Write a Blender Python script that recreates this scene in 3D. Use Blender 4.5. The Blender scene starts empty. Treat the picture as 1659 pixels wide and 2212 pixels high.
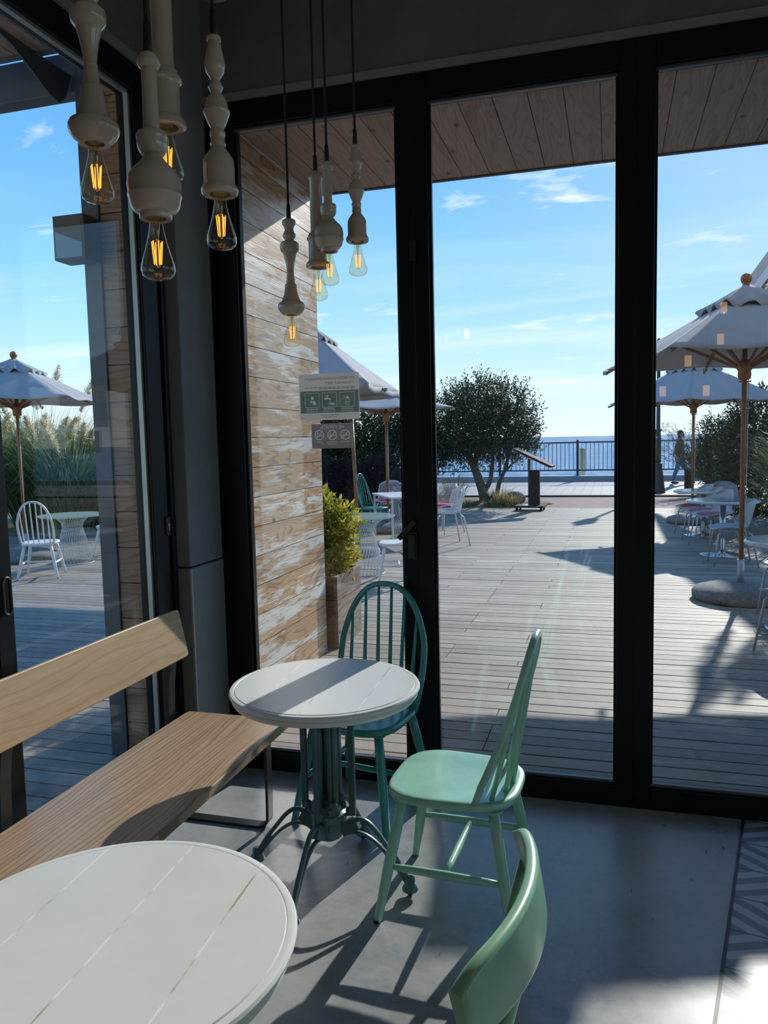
import bpy, math, random
from mathutils import Vector, Matrix, Quaternion
random.seed(7)
PI = math.pi
R = math.radians
scene = bpy.context.scene
col = scene.collection

# ------------------------------------------------------------------ camera
cam_d = bpy.data.cameras.new('camera')
cam = bpy.data.objects.new('camera', cam_d)
col.objects.link(cam)
YAW, PITCH, ROLL = 0.284853503, 0.0915079473, -0.0230459085
fw = Vector((-math.sin(YAW)*math.cos(PITCH), math.cos(YAW)*math.cos(PITCH), -math.sin(PITCH)))
rt = Vector((math.cos(YAW), math.sin(YAW), 0))
up = rt.cross(fw)
rt2 = rt*math.cos(ROLL) + up*math.sin(ROLL)
up2 = up*math.cos(ROLL) - rt*math.sin(ROLL)
mw = Matrix.Identity(4)
for i in range(3):
    mw[i][0], mw[i][1], mw[i][2] = rt2[i], up2[i], -fw[i]
mw[0][3], mw[1][3], mw[2][3] = 0.0, -3.487, 1.65
cam.matrix_world = mw
cam_d.sensor_fit = 'VERTICAL'
cam_d.sensor_height = 36.0
cam_d.lens = 1680.37/2212*36.0
cam_d.clip_start = 0.02
cam_d.clip_end = 20000
scene.camera = cam

# ------------------------------------------------------------------ exposure
vs = scene.view_settings
vs.view_transform = 'Standard'
vs.look = 'None'
vs.gamma = 1.0
vs.use_curve_mapping = False
vs.exposure = 0.22
scene.cycles.max_bounces = 10
scene.cycles.diffuse_bounces = 5
scene.cycles.glossy_bounces = 4
scene.cycles.transmission_bounces = 6
scene.cycles.transparent_max_bounces = 24
scene.cycles.caustics_reflective = False
scene.cycles.caustics_refractive = False
scene.cycles.sample_clamp_indirect = 6.0

# ------------------------------------------------------------------ sun
SUN_EL, SUN_AZ = R(26.2), R(12.5)
sd = Vector((math.sin(SUN_AZ)*math.cos(SUN_EL), math.cos(SUN_AZ)*math.cos(SUN_EL), math.sin(SUN_EL)))
sl = bpy.data.lights.new('sun', 'SUN')
sl.energy = 4.5
sl.angle = R(0.6)
sl.color = (1.0, 0.955, 0.89)
so = bpy.data.objects.new('sun', sl)
col.objects.link(so)
so.rotation_euler = sd.to_track_quat('Z', 'Y').to_euler()
so.location = sd*60

# ------------------------------------------------------------------ sky
world = bpy.data.worlds.new('sky')
scene.world = world
world.use_nodes = True
nt = world.node_tree
nt.nodes.clear()
def N(tree, t, **kw):
    n = tree.nodes.new(t)
    for k, v in kw.items():
        setattr(n, k, v)
    return n
def math_n(tree, op, a=None, b=None, clamp=False):
    n = tree.nodes.new('ShaderNodeMath'); n.operation = op; n.use_clamp = clamp
    for i, v in enumerate((a, b)):
        if v is None: continue
        if hasattr(v, 'is_output'): tree.links.new(v, n.inputs[i])
        else: n.inputs[i].default_value = v
    return n.outputs[0]
def ramp(tree, fac, stops, interp='LINEAR'):
    n = tree.nodes.new('ShaderNodeValToRGB'); cr = n.color_ramp; cr.interpolation = interp
    while len(cr.elements) < len(stops): cr.elements.new(0.5)
    for e, (p, c) in zip(cr.elements, stops):
        e.position = p
        e.color = (c[0], c[1], c[2], 1) if len(c) == 3 else c
    if fac is not None: tree.links.new(fac, n.inputs[0])
    return n.outputs[0]
def mixc(tree, fac, a, b, blend='MIX'):
    n = tree.nodes.new('ShaderNodeMix'); n.data_type = 'RGBA'; n.blend_type = blend
    for s, v in ((n.inputs[0], fac), (n.inputs[6], a), (n.inputs[7], b)):
        if hasattr(v, 'is_output'): tree.links.new(v, s)
        elif isinstance(v, (int, float)): s.default_value = v if s.type == 'VALUE' else (v, v, v, 1)
        else: s.default_value = (v[0], v[1], v[2], 1)
    return n.outputs[2]
tc = N(nt, 'ShaderNodeTexCoord')
sep = N(nt, 'ShaderNodeSeparateXYZ')
nt.links.new(tc.outputs['Generated'], sep.inputs[0])
zc = sep.outputs['Z']
grad = ramp(nt, zc, [(0.0, (0.80, 0.90, 0.93)), (0.06, (0.66, 0.85, 0.97)), (0.12, (0.46, 0.75, 0.99)), (0.20, (0.29, 0.61, 0.97)),
                     (0.31, (0.175, 0.47, 0.90)), (0.42, (0.125, 0.385, 0.82)), (0.8, (0.09, 0.28, 0.66))])
# wispy cloud: project the direction on a high plane
zz = math_n(nt, 'ADD', math_n(nt, 'MAXIMUM', zc, 0.0), 0.09)
cmb = N(nt, 'ShaderNodeCombineXYZ')
nt.links.new(math_n(nt, 'DIVIDE', sep.outputs['X'], zz), cmb.inputs[0])
nt.links.new(math_n(nt, 'DIVIDE', sep.outputs['Y'], zz), cmb.inputs[1])
def cloud(scale, sx, sy, lo, hi, seed):
    mp = N(nt, 'ShaderNodeMapping')
    mp.inputs['Scale'].default_value = (sx, sy, 1)
    mp.inputs['Location'].default_value = (seed, seed*1.7, 0)
    mp.inputs['Rotation'].default_value = (0, 0, 0.35)
    nt.links.new(cmb.outputs[0], mp.inputs[0])
    nz = N(nt, 'ShaderNodeTexNoise'); nz.inputs['Scale'].default_value = scale
    nz.inputs['Detail'].default_value = 9; nz.inputs['Roughness'].default_value = 0.62
    nz.inputs['Distortion'].default_value = 0.35
    nt.links.new(mp.outputs[0], nz.inputs['Vector'])
    mr = N(nt, 'ShaderNodeMapRange'); mr.inputs[1].default_value = lo; mr.inputs[2].default_value = hi
    nt.links.new(nz.outputs[0], mr.inputs[0])
    return mr.outputs[0]
c1 = cloud(1.5, 1.0, 1.5, 0.60, 0.72, 5.2)
c2 = cloud(0.55, 0.6, 1.9, 0.47, 0.80, 8.3)
low = N(nt, 'ShaderNodeMapRange'); low.inputs[1].default_value = 0.34; low.inputs[2].default_value = 0.06
nt.links.new(zc, low.inputs[0])
cl = math_n(nt, 'ADD', math_n(nt, 'MULTIPLY', c1, 0.85), math_n(nt, 'MULTIPLY', math_n(nt, 'MULTIPLY', c2, low.outputs[0]), 0.8), clamp=True)
skyc = mixc(nt, cl, grad, (0.93, 0.95, 0.95))
# the broad glow of the air around the sun
vm = N(nt, 'ShaderNodeVectorMath', operation='DOT_PRODUCT')
nt.links.new(tc.outputs['Generated'], vm.inputs[0]); vm.inputs[1].default_value = sd
glow = math_n(nt, 'POWER', math_n(nt, 'MAXIMUM', vm.outputs['Value'], 0.0), 26.0)
skyc = mixc(nt, math_n(nt, 'MULTIPLY', glow, 0.30), skyc, (0.95, 0.97, 0.98))
bg = N(nt, 'ShaderNodeBackground'); bg.inputs['Strength'].default_value = 1.12
nt.links.new(skyc, bg.inputs['Color'])
wo = N(nt, 'ShaderNodeOutputWorld'); nt.links.new(bg.outputs[0], wo.inputs[0])

# ------------------------------------------------------------------ materials
def new_mat(name):
    m = bpy.data.materials.new(name); m.use_nodes = True
    t = m.node_tree
    b = t.nodes['Principled BSDF']
    return m, t, b
def coords(t, scale=(1, 1, 1), rot=(0, 0, 0), loc=(0, 0, 0), kind='Object'):
    c = N(t, 'ShaderNodeTexCoord'); mp = N(t, 'ShaderNodeMapping')
    mp.inputs['Scale'].default_value = scale; mp.inputs['Rotation'].default_value = rot; mp.inputs['Location'].default_value = loc
    t.links.new(c.outputs[kind], mp.inputs[0])
    return mp.outputs[0]
def noise(t, vec, scale, detail=4, rough=0.5, dist=0.0):
    n = N(t, 'ShaderNodeTexNoise'); n.inputs['Scale'].default_value = scale
    n.inputs['Detail'].default_value = detail; n.inputs['Roughness'].default_value = rough; n.inputs['Distortion'].default_value = dist
    t.links.new(vec, n.inputs['Vector'])
    return n.outputs[0]
def bump(t, b, h, strength=0.2, dist=0.01):
    n = N(t, 'ShaderNodeBump'); n.inputs['Strength'].default_value = strength; n.inputs['Distance'].default_value = dist
    t.links.new(h, n.inputs['Height']); t.links.new(n.outputs[0], b.inputs['Normal'])
def maprange(t, v, a, b, c=0.0, d=1.0):
    n = N(t, 'ShaderNodeMapRange')
    for i, x in enumerate((a, b, c, d)): n.inputs[i+1].default_value = x
    t.links.new(v, n.inputs[0])
    return n.outputs[0]
def paint(name, c, rough=0.45, var=0.08, metal=0.0, scale=8.0, bmp=0.0, spec=0.5, coat=0.0):
    m, t, b = new_mat(name)
    v = coords(t)
    n = noise(t, v, scale, 5, 0.6)
    d = tuple(max(0, x*(1-var*2.2)) for x in c); l = tuple(min(1, x*(1+var)) for x in c)
    t.links.new(ramp(t, n, [(0.3, d), (0.7, l)]), b.inputs['Base Color'])
    b.inputs['Roughness'].default_value = rough; b.inputs['Metallic'].default_value = metal
    b.inputs['Specular IOR Level'].default_value = spec
    b.inputs['Coat Weight'].default_value = coat
    b.inputs['Coat Roughness'].default_value = 0.12
    if bmp: bump(t, b, noise(t, v, scale*6, 4), bmp, 0.004)
    return m
def wood(name, dark, mid, light, axis=0, scale=1.0, rough=0.5, island=0.0, knots=False, coat=0.0, stretch=14.0, white=0.0, bmp=0.25):
    """long grain along the given axis, optional knots, per-board variation and worn white patches"""
    m, t, b = new_mat(name)
    s = [stretch*scale]*3; s[axis] = 1.0*scale
    vec = coords(t, tuple(s))
    geo = N(t, 'ShaderNodeNewGeometry')
    if island:
        add = N(t, 'ShaderNodeVectorMath', operation='ADD')
        sc = N(t, 'ShaderNodeVectorMath', operation='SCALE'); sc.inputs[0].default_value = (37.0, 91.0, 53.0)
        t.links.new(geo.outputs['Random Per Island'], sc.inputs['Scale'])
        t.links.new(vec, add.inputs[0]); t.links.new(sc.outputs[0], add.inputs[1])
        vec = add.outputs[0]
    n1 = noise(t, vec, 1.0, 3, 0.5, 0.6)
    wv = math_n(t, 'FRACT', math_n(t, 'MULTIPLY', n1, 9.0))
    ring = math_n(t, 'ABSOLUTE', math_n(t, 'SUBTRACT', wv, 0.5))
    n2 = noise(t, vec, 5.0, 5, 0.65)
    g = math_n(t, 'ADD', math_n(t, 'MULTIPLY', ring, 0.9), math_n(t, 'MULTIPLY', n2, 0.55))
    c = ramp(t, g, [(0.22, dark), (0.48, mid), (0.78, light)])
    if knots:
        s2 = [5.2]*3; s2[axis] = 2.6
        kv = coords(t, tuple(s2))
        vo = N(t, 'ShaderNodeTexVoronoi'); vo.inputs['Scale'].default_value = 1.0
        t.links.new(kv, vo.inputs['Vector'])
        k = maprange(t, vo.outputs['Distance'], 0.05, 0.16, 1.0, 0.0)
        c = mixc(t, math_n(t, 'MULTIPLY', k, 0.85), c, tuple(x*0.28 for x in dark))
    if white:
        s3 = [3.0]*3; s3[axis] = 0.9
        wvv = coords(t, tuple(s3))
        w = noise(t, wvv, 1.6, 8, 0.72, 0.4)
        fine = noise(t, vec, 9.0, 4, 0.7)
        wm = maprange(t, math_n(t, 'ADD', w, math_n(t, 'MULTIPLY', fine, 0.16)), 0.56, 0.70, 0.0, white)
        c = mixc(t, wm, c, (0.78, 0.74, 0.70))
    if island:
        hs = N(t, 'ShaderNodeHueSaturation')
        t.links.new(maprange(t, geo.outputs['Random Per Island'], 0, 1, 1-island, 1+island), hs.inputs['Value'])
        t.links.new(c, hs.inputs['Color']); c = hs.outputs[0]
    t.links.new(c, b.inputs['Base Color'])
    t.links.new(maprange(t, n2, 0.2, 0.8, rough-0.1, rough+0.12), b.inputs['Roughness'])
    b.inputs['Coat Weight'].default_value = coat; b.inputs['Coat Roughness'].default_value = 0.25
    if bmp: bump(t, b, g, bmp, 0.003)
    return m
def plank(name, dark, mid, light, axis, across, rings=14.0, warp=6.0, rough=0.5, island=0.15, knots=0.0, white=0.0, coat=0.0, lines=0.7, wth=0.56, spec=0.5):
    """sawn board: cathedral rings, fine fibres, small knots and worn pale patches (on the cladding, painted glare), shifted per board"""
    m, t, b = new_mat(name)
    c = N(t, 'ShaderNodeTexCoord'); s = N(t, 'ShaderNodeSeparateXYZ'); t.links.new(c.outputs['Object'], s.inputs[0])
    geo = N(t, 'ShaderNodeNewGeometry'); rnd_ = geo.outputs['Random Per Island']
    al, ac = s.outputs['XYZ'[axis]], s.outputs['XYZ'[across]]
    al = math_n(t, 'ADD', al, math_n(t, 'MULTIPLY', rnd_, 57.0))
    def vec(ka, kc, off=0.0):
        v = N(t, 'ShaderNodeCombineXYZ')
        t.links.new(math_n(t, 'MULTIPLY', al, ka), v.inputs[0]); t.links.new(math_n(t, 'MULTIPLY', ac, kc), v.inputs[1])
        t.links.new(math_n(t, 'ADD', math_n(t, 'MULTIPLY', rnd_, 31.0), off), v.inputs[2])
        return v.outputs[0]
    d = noise(t, vec(1.15, 6.5), 1.0, 2, 0.5, 0.3)
    ph = math_n(t, 'FRACT', math_n(t, 'ADD', math_n(t, 'MULTIPLY', ac, rings), math_n(t, 'MULTIPLY', d, warp)))
    fib = noise(t, vec(5.0, 190.0, 3.0), 1.0, 3, 0.6)
    fib2 = noise(t, vec(2.0, 45.0, 7.0), 1.0, 4, 0.6)
    late = maprange(t, ph, 0.62, 0.97, 0.0, 1.0)
    tone = math_n(t, 'ADD', math_n(t, 'MULTIPLY', fib2, 0.75), math_n(t, 'MULTIPLY', fib, 0.25))
    cc = ramp(t, tone, [(0.30, mid), (0.68, light)])
    cc = mixc(t, math_n(t, 'MULTIPLY', late, lines), cc, dark)
    if knots:
        vo = N(t, 'ShaderNodeTexVoronoi'); vo.inputs['Scale'].default_value = 1.0; vo.inputs['Randomness'].default_value = 1.0
        t.links.new(vec(3.2, 5.3, 1.0), vo.inputs['Vector'])
        k = maprange(t, vo.outputs['Distance'], 0.05, 0.12, 1.0, 0.0)
        cc = mixc(t, math_n(t, 'MULTIPLY', k, knots), cc, tuple(x*0.25 for x in dark))
    if white:
        w = noise(t, vec(1.3, 7.0, 11.0), 1.0, 8, 0.68, 0.3)
        wm = maprange(t, math_n(t, 'ADD', w, math_n(t, 'MULTIPLY', math_n(t, 'SUBTRACT', fib, 0.5), 0.35)), wth, wth+0.07, 0.0, white)
        cc = mixc(t, wm, cc, (0.80, 0.765, 0.73))
    hs = N(t, 'ShaderNodeHueSaturation')
    t.links.new(maprange(t, rnd_, 0, 1, 1-island, 1+island), hs.inputs['Value']); t.links.new(cc, hs.inputs['Color'])
    t.links.new(hs.outputs[0], b.inputs['Base Color'])
    t.links.new(maprange(t, fib2, 0.2, 0.8, rough-0.08, rough+0.10), b.inputs['Roughness'])
    b.inputs['Coat Weight'].default_value = coat; b.inputs['Coat Roughness'].default_value = 0.22; b.inputs['Specular IOR Level'].default_value = spec
    bump(t, b, math_n(t, 'ADD', math_n(t, 'MULTIPLY', late, -0.6), fib), 0.3, 0.002)
    return m
def thin_glass(name, tint=(0.95, 0.98, 0.97), refl=1.0, f0=0.042, rough=0.0, gcol=(1, 1, 1)):
    """clear sheet: Schlick reflection over straight-through transparency"""
    m = bpy.data.materials.new(name); m.use_nodes = True
    t = m.node_tree; t.nodes.clear()
    geo = N(t, 'ShaderNodeNewGeometry')
    dt = N(t, 'ShaderNodeVectorMath', operation='DOT_PRODUCT')
    t.links.new(geo.outputs['Normal'], dt.inputs[0]); t.links.new(geo.outputs['Incoming'], dt.inputs[1])
    cth = math_n(t, 'ABSOLUTE', dt.outputs['Value'])
    p = math_n(t, 'POWER', math_n(t, 'SUBTRACT', 1.0, cth, clamp=True), 5.0)
    f = math_n(t, 'ADD', math_n(t, 'MULTIPLY', p, (1-f0)*refl), f0*refl, clamp=True)
    tr = N(t, 'ShaderNodeBsdfTransparent'); tr.inputs[0].default_value = (*tint, 1)
    gl = N(t, 'ShaderNodeBsdfAnisotropic'); gl.inputs['Roughness'].default_value = rough
    gl.inputs['Color'].default_value = (*gcol, 1)
    mx = N(t, 'ShaderNodeMixShader')
    t.links.new(f, mx.inputs[0]); t.links.new(tr.outputs[0], mx.inputs[1]); t.links.new(gl.outputs[0], mx.inputs[2])
    o = N(t, 'ShaderNodeOutputMaterial'); t.links.new(mx.outputs[0], o.inputs[0])
    return m
def emit(name, c, s):
    m = bpy.data.materials.new(name); m.use_nodes = True
    t = m.node_tree; t.nodes.clear()
    v = coords(t); n = noise(t, v, 40, 2)
    e = N(t, 'ShaderNodeEmission'); e.inputs['Strength'].default_value = s
    t.links.new(ramp(t, n, [(0.2, tuple(x*0.85 for x in c)), (0.8, c)]), e.inputs[0])
    o = N(t, 'ShaderNodeOutputMaterial'); t.links.new(e.outputs[0], o.inputs[0])
    return m
def leafmat(name, dark, light, trans=0.35, rough=0.5, spec=0.4):
    m, t, b = new_mat(name)
    geo = N(t, 'ShaderNodeNewGeometry')
    c = ramp(t, geo.outputs['Random Per Island'], [(0.0, dark), (0.65, tuple((a+b2)/2 for a, b2 in zip(dark, light))), (1.0, light)])
    t.links.new(c, b.inputs['Base Color']); b.inputs['Roughness'].default_value = rough
    b.inputs['Specular IOR Level'].default_value = spec
    tl = N(t, 'ShaderNodeBsdfTranslucent'); t.links.new(c, tl.inputs[0])
    mx = N(t, 'ShaderNodeMixShader'); mx.inputs[0].default_value = trans
    t.links.new(b.outputs[0], mx.inputs[1]); t.links.new(tl.outputs[0], mx.inputs[2])
    t.links.new(mx.outputs[0], t.nodes['Material Output'].inputs[0])
    return m

M = {}
M['frame'] = paint('black_powder_coated_metal', (0.006, 0.007, 0.009), 0.36, 0.1, spec=0.22)
M['bead'] = paint('anodised_glazing_bead', (0.10, 0.105, 0.115), 0.38, 0.05, 0.6)
M['alu'] = paint('brushed_aluminium', (0.40, 0.41, 0.40), 0.42, 0.06, 0.6)
M['wall'] = paint('dark_grey_plaster', (0.155, 0.148, 0.142), 0.85, 0.10, scale=3, bmp=0.15)
M['trim'] = paint('grey_reveal_plaster', (0.24, 0.24, 0.23), 0.8, 0.06, scale=5)
M['column'] = paint('grey_concrete_column', (0.20, 0.205, 0.21), 0.8, 0.08, scale=3, bmp=0.1)
M['plinth'] = paint('grey_plinth_tile', (0.21, 0.235, 0.235), 0.42, 0.06, scale=4)
M['white_wall'] = paint('mid_grey_plaster', (0.42, 0.42, 0.41), 0.8, 0.03, scale=2)
M['facade'] = paint('light_bounce_facade', (0.50, 0.48, 0.45), 0.85, 0.05, scale=2)  # kept light so the added upper storey bounces sun onto the terrace
M['ceiling'] = paint('white_ceiling_paint', (0.78, 0.78, 0.78), 0.9, 0.1, scale=2)
M['steel'] = paint('grey_painted_steel', (0.085, 0.095, 0.11), 0.5, 0.12, 0.0, scale=4)
M['glass'] = thin_glass('window_glass', (0.965, 0.985, 0.98), 1.0)
M['door_glass'] = thin_glass('door_glass', (0.955, 0.98, 0.975), 0.65)
M['white_paint'] = paint('white_satin_paint', (0.74, 0.75, 0.76), 0.35, 0.03)
M['bulbglass'] = thin_glass('amber_bulb_glass', (0.99, 0.93, 0.78), 1.25, 0.05)
M['filament'] = emit('glowing_filament', (1.0, 0.36, 0.05), 2.4)
M['stem'] = thin_glass('bulb_stem_glass', (0.92, 0.86, 0.72), 1.6, 0.08)
M['brass'] = paint('socket_metal', (0.55, 0.40, 0.20), 0.35, 0.1, 0.9)
M['ceramic'] = paint('cream_lacquered_wood', (0.53, 0.455, 0.365), 0.22, 0.05, coat=0.5, scale=14)
M['cord'] = paint('black_fabric_cord', (0.010, 0.010, 0.012), 0.75, 0.1, scale=60)
M['teal'] = paint('teal_chair_paint', (0.045, 0.27, 0.255), 0.30, 0.07, coat=0.2)
M['mint'] = paint('mint_chair_paint', (0.32, 0.60, 0.47), 0.27, 0.07, coat=0.25)
M['sage'] = paint('pale_green_chair_paint', (0.25, 0.47, 0.31), 0.30, 0.08, coat=0.2)
M['castiron'] = paint('blue_grey_cast_iron', (0.085, 0.165, 0.175), 0.38, 0.1, 0.15, scale=25, bmp=0.1)
M['black'] = paint('black_rubber', (0.012, 0.012, 0.012), 0.5, 0.1)
M['black_steel'] = paint('black_flat_steel', (0.016, 0.017, 0.018), 0.42, 0.15, 0.2, scale=20)
M['oak'] = plank('oiled_oak_seat', (0.135, 0.080, 0.045), (0.33, 0.215, 0.13), (0.45, 0.315, 0.20), 1, 0, 52.0, 6.0, 0.42, 0.0, coat=0.12, lines=0.75)
M['oak_back'] = plank('oiled_oak_back', (0.33, 0.205, 0.105), (0.45, 0.30, 0.165), (0.52, 0.36, 0.21), 1, 2, 22.0, 4.5, 0.45, 0.0, coat=0.1, lines=0.5)
M['cladding'] = plank('weathered_glare_cladding', (0.17, 0.075, 0.030), (0.47, 0.255, 0.105), (0.60, 0.37, 0.18), 1, 2, 26.0, 11.0, 0.40, 0.13, 0.9, 0.95, 0.30, 0.75, 0.50)  # sunlit copy; its white patches paint the glare on the varnish
M['cladding_shaded'] = plank('shaded_brown_cladding', (0.11, 0.048, 0.022), (0.25, 0.125, 0.055), (0.34, 0.18, 0.085), 0, 2, 20.0, 9.0, 0.5, 0.12, 0.9, 0.0)  # darker copy of the pier cladding, shade put into the colour
M['soffit'] = plank('grey_brown_soffit_boards', (0.14, 0.085, 0.060), (0.32, 0.22, 0.17), (0.40, 0.285, 0.225), 1, 0, 22.0, 8.0, 0.6, 0.13, 0.9, 0.15, 0.0, 0.5, 0.62)
M['deck'] = plank('silvered_deck_boards', (0.085, 0.074, 0.066), (0.250, 0.212, 0.182), (0.385, 0.338, 0.292), 0, 1, 60.0, 5.0, 0.62, 0.20, 0.0, 0.35, 0.0, 0.65, 0.60, 0.25)
M['planterwood'] = plank('weathered_planter_boards', (0.13, 0.08, 0.055), (0.27, 0.18, 0.125), (0.40, 0.30, 0.24), 1, 2, 24.0, 8.0, 0.65, 0.2, 0.9, 0.3)
M['teak'] = wood('teak_parasol_wood', (0.18, 0.06, 0.02), (0.30, 0.115, 0.04), (0.40, 0.17, 0.065), 2, 2.0, 0.45, coat=0.1)
M['bark'] = wood('olive_bark', (0.07, 0.055, 0.045), (0.15, 0.12, 0.10), (0.24, 0.20, 0.17), 2, 4.0, 0.85, bmp=0.6, stretch=5)
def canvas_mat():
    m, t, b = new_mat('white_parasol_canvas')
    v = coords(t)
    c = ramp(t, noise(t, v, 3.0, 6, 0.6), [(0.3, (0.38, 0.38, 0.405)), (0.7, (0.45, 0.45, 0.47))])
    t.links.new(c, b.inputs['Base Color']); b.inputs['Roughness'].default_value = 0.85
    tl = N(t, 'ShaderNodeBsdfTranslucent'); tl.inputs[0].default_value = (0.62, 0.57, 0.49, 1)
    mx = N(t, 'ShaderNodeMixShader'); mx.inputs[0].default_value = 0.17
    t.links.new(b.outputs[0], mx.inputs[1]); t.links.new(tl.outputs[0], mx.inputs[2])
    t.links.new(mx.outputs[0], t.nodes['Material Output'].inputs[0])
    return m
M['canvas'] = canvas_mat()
M['stone'] = paint('grey_aggregate_concrete', (0.24, 0.23, 0.22), 0.85, 0.22, scale=40, bmp=0.5)
M['bolt'] = paint('grey_bolt_metal', (0.25, 0.27, 0.26), 0.4, 0.1, 0.7)
M['whitemetal'] = paint('white_powder_coated_metal', (0.70, 0.71, 0.73), 0.38, 0.03)
M['greymetal'] = paint('light_grey_tube_metal', (0.50, 0.51, 0.52), 0.35, 0.05, 0.3)
M['shell'] = paint('pale_grey_chair_shell', (0.43, 0.43, 0.46), 0.45, 0.04)
M['tabletop'] = paint('pale_glossy_table_top', (0.50, 0.53, 0.56), 0.12, 0.03, coat=0.6)
M['chrome'] = paint('polished_steel', (0.62, 0.63, 0.64), 0.18, 0.05, 0.95)
M['redcushion'] = paint('red_orange_cushion', (0.62, 0.09, 0.05), 0.9, 0.1, scale=20, bmp=0.2)
M['plumcushion'] = paint('dusty_plum_cushion', (0.34, 0.12, 0.17), 0.9, 0.1, scale=20, bmp=0.2)
M['pinkcushion'] = paint('pink_cushion', (0.75, 0.10, 0.20), 0.9, 0.1, scale=20, bmp=0.2)
M['tableglass'] = thin_glass('table_glass', (0.72, 0.90, 0.88), 1.6, 0.09)
_t = M['tableglass'].node_tree; _o = _t.nodes['Material Output'] if 'Material Output' in _t.nodes else [n for n in _t.nodes if n.type == 'OUTPUT_MATERIAL'][0]
_d = N(_t, 'ShaderNodeBsdfDiffuse'); _d.inputs[0].default_value = (0.50, 0.66, 0.64, 1)
_m = N(_t, 'ShaderNodeMixShader'); _m.inputs[0].default_value = 0.38
_t.links.new(_o.inputs[0].links[0].from_socket, _m.inputs[1]); _t.links.new(_d.outputs[0], _m.inputs[2]); _t.links.new(_m.outputs[0], _o.inputs[0])
def sticker_mat(name, c, tr):
    """printed film: light from outside shows through it"""
    m, t, b = new_mat(name)
    n = noise(t, coords(t), 9, 4); cc = ramp(t, n, [(0.3, tuple(x*0.94 for x in c)), (0.7, c)])
    t.links.new(cc, b.inputs['Base Color']); b.inputs['Roughness'].default_value = 0.4
    tl = N(t, 'ShaderNodeBsdfTranslucent'); t.links.new(cc, tl.inputs[0])
    mx = N(t, 'ShaderNodeMixShader'); mx.inputs[0].default_value = tr
    t.links.new(b.outputs[0], mx.inputs[1]); t.links.new(tl.outputs[0], mx.inputs[2]); t.links.new(mx.outputs[0], t.nodes['Material Output'].inputs[0])
    return m
M['signgrey'] = sticker_mat('grey_sticker_film', (0.215, 0.215, 0.225), 0.55)
M['signteal'] = sticker_mat('dark_teal_sticker_print', (0.26, 0.38, 0.38), 0.75)
M['signdark'] = sticker_mat('dark_grey_sticker_print', (0.40, 0.41, 0.42), 0.75)
M['ink'] = sticker_mat('dark_sticker_ink', (0.20, 0.23, 0.24), 0.7)
M['olive_leaf'] = leafmat('olive_leaves', (0.018, 0.038, 0.022), (0.10, 0.145, 0.085), 0.30, 0.6, 0.15)
M['dark_leaf'] = leafmat('dark_evergreen_leaves', (0.014, 0.030, 0.012), (0.07, 0.11, 0.035), 0.25, 0.6, 0.15)
M['ivy_leaf'] = leafmat('glossy_hedge_leaves', (0.012, 0.030, 0.014), (0.060, 0.11, 0.05), 0.2, 0.5, 0.2)
M['purple_leaf'] = leafmat('purple_brown_leaves', (0.020, 0.012, 0.016), (0.06, 0.03, 0.038), 0.2, 0.6, 0.15)
M['yellow_leaf'] = leafmat('variegated_yellow_leaves', (0.10, 0.20, 0.02), (0.88, 0.64, 0.08), 0.5, 0.5, 0.2)
M['grass'] = leafmat('pampas_blades', (0.06, 0.11, 0.035), (0.33, 0.42, 0.20), 0.45, 0.5)
M['strawgrass'] = leafmat('straw_blades', (0.22, 0.17, 0.07), (0.50, 0.42, 0.22), 0.4, 0.6)
M['greengrass'] = leafmat('grey_green_blades', (0.10, 0.15, 0.06), (0.26, 0.33, 0.18), 0.4, 0.6)
M['plume'] = leafmat('cream_plumes', (0.58, 0.49, 0.34), (0.88, 0.79, 0.62), 0.62, 0.8)
M['iron'] = paint('dark_blue_iron_paint', (0.020, 0.030, 0.045), 0.5, 0.1)
M['lampgreen'] = paint('dark_green_cast_iron', (0.045, 0.065, 0.065), 0.45, 0.2, scale=10)
M['kerb'] = paint('pale_promenade_concrete', (0.36, 0.37, 0.40), 0.85, 0.1, scale=1.5, bmp=0.1)
M['redstrip'] = paint('red_brown_paving_strip', (0.22, 0.135, 0.13), 0.85, 0.12, scale=4, bmp=0.15)
M['darkkerb'] = paint('dark_kerb', (0.07, 0.05, 0.05), 0.8, 0.1)
M['earth'] = paint('dry_planting_bed', (0.20, 0.16, 0.09), 0.95, 0.25, scale=6, bmp=0.6)
M['rust'] = paint('dark_rusted_steel', (0.055, 0.035, 0.032), 0.8, 0.25, 0.0, scale=12, spec=0.2)
M['paperpanel'] = paint('pale_panel_underside', (0.42, 0.38, 0.33), 0.6, 0.05)
M['housewall'] = paint('mauve_house_wall', (0.18, 0.145, 0.16), 0.8, 0.06)
M['roof'] = paint('dark_roof', (0.04, 0.035, 0.04), 0.6, 0.1)
M['skin'] = paint('skin', (0.52, 0.32, 0.23), 0.55, 0.05)
M['blackcloth'] = paint('black_jacket_cloth', (0.012, 0.012, 0.016), 0.85, 0.1)
M['jeans'] = paint('blue_denim', (0.12, 0.19, 0.32), 0.85, 0.1, scale=30)
M['greyjeans'] = paint('grey_blue_denim', (0.20, 0.24, 0.30), 0.85, 0.1, scale=30)
M['browncloth'] = paint('brown_coat_cloth', (0.20, 0.09, 0.06), 0.85, 0.1)
M['hair'] = paint('dark_hair', (0.012, 0.009, 0.008), 0.6, 0.1)
M['yellowpost'] = paint('pale_yellow_paint', (0.62, 0.58, 0.40), 0.6, 0.06)
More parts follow.
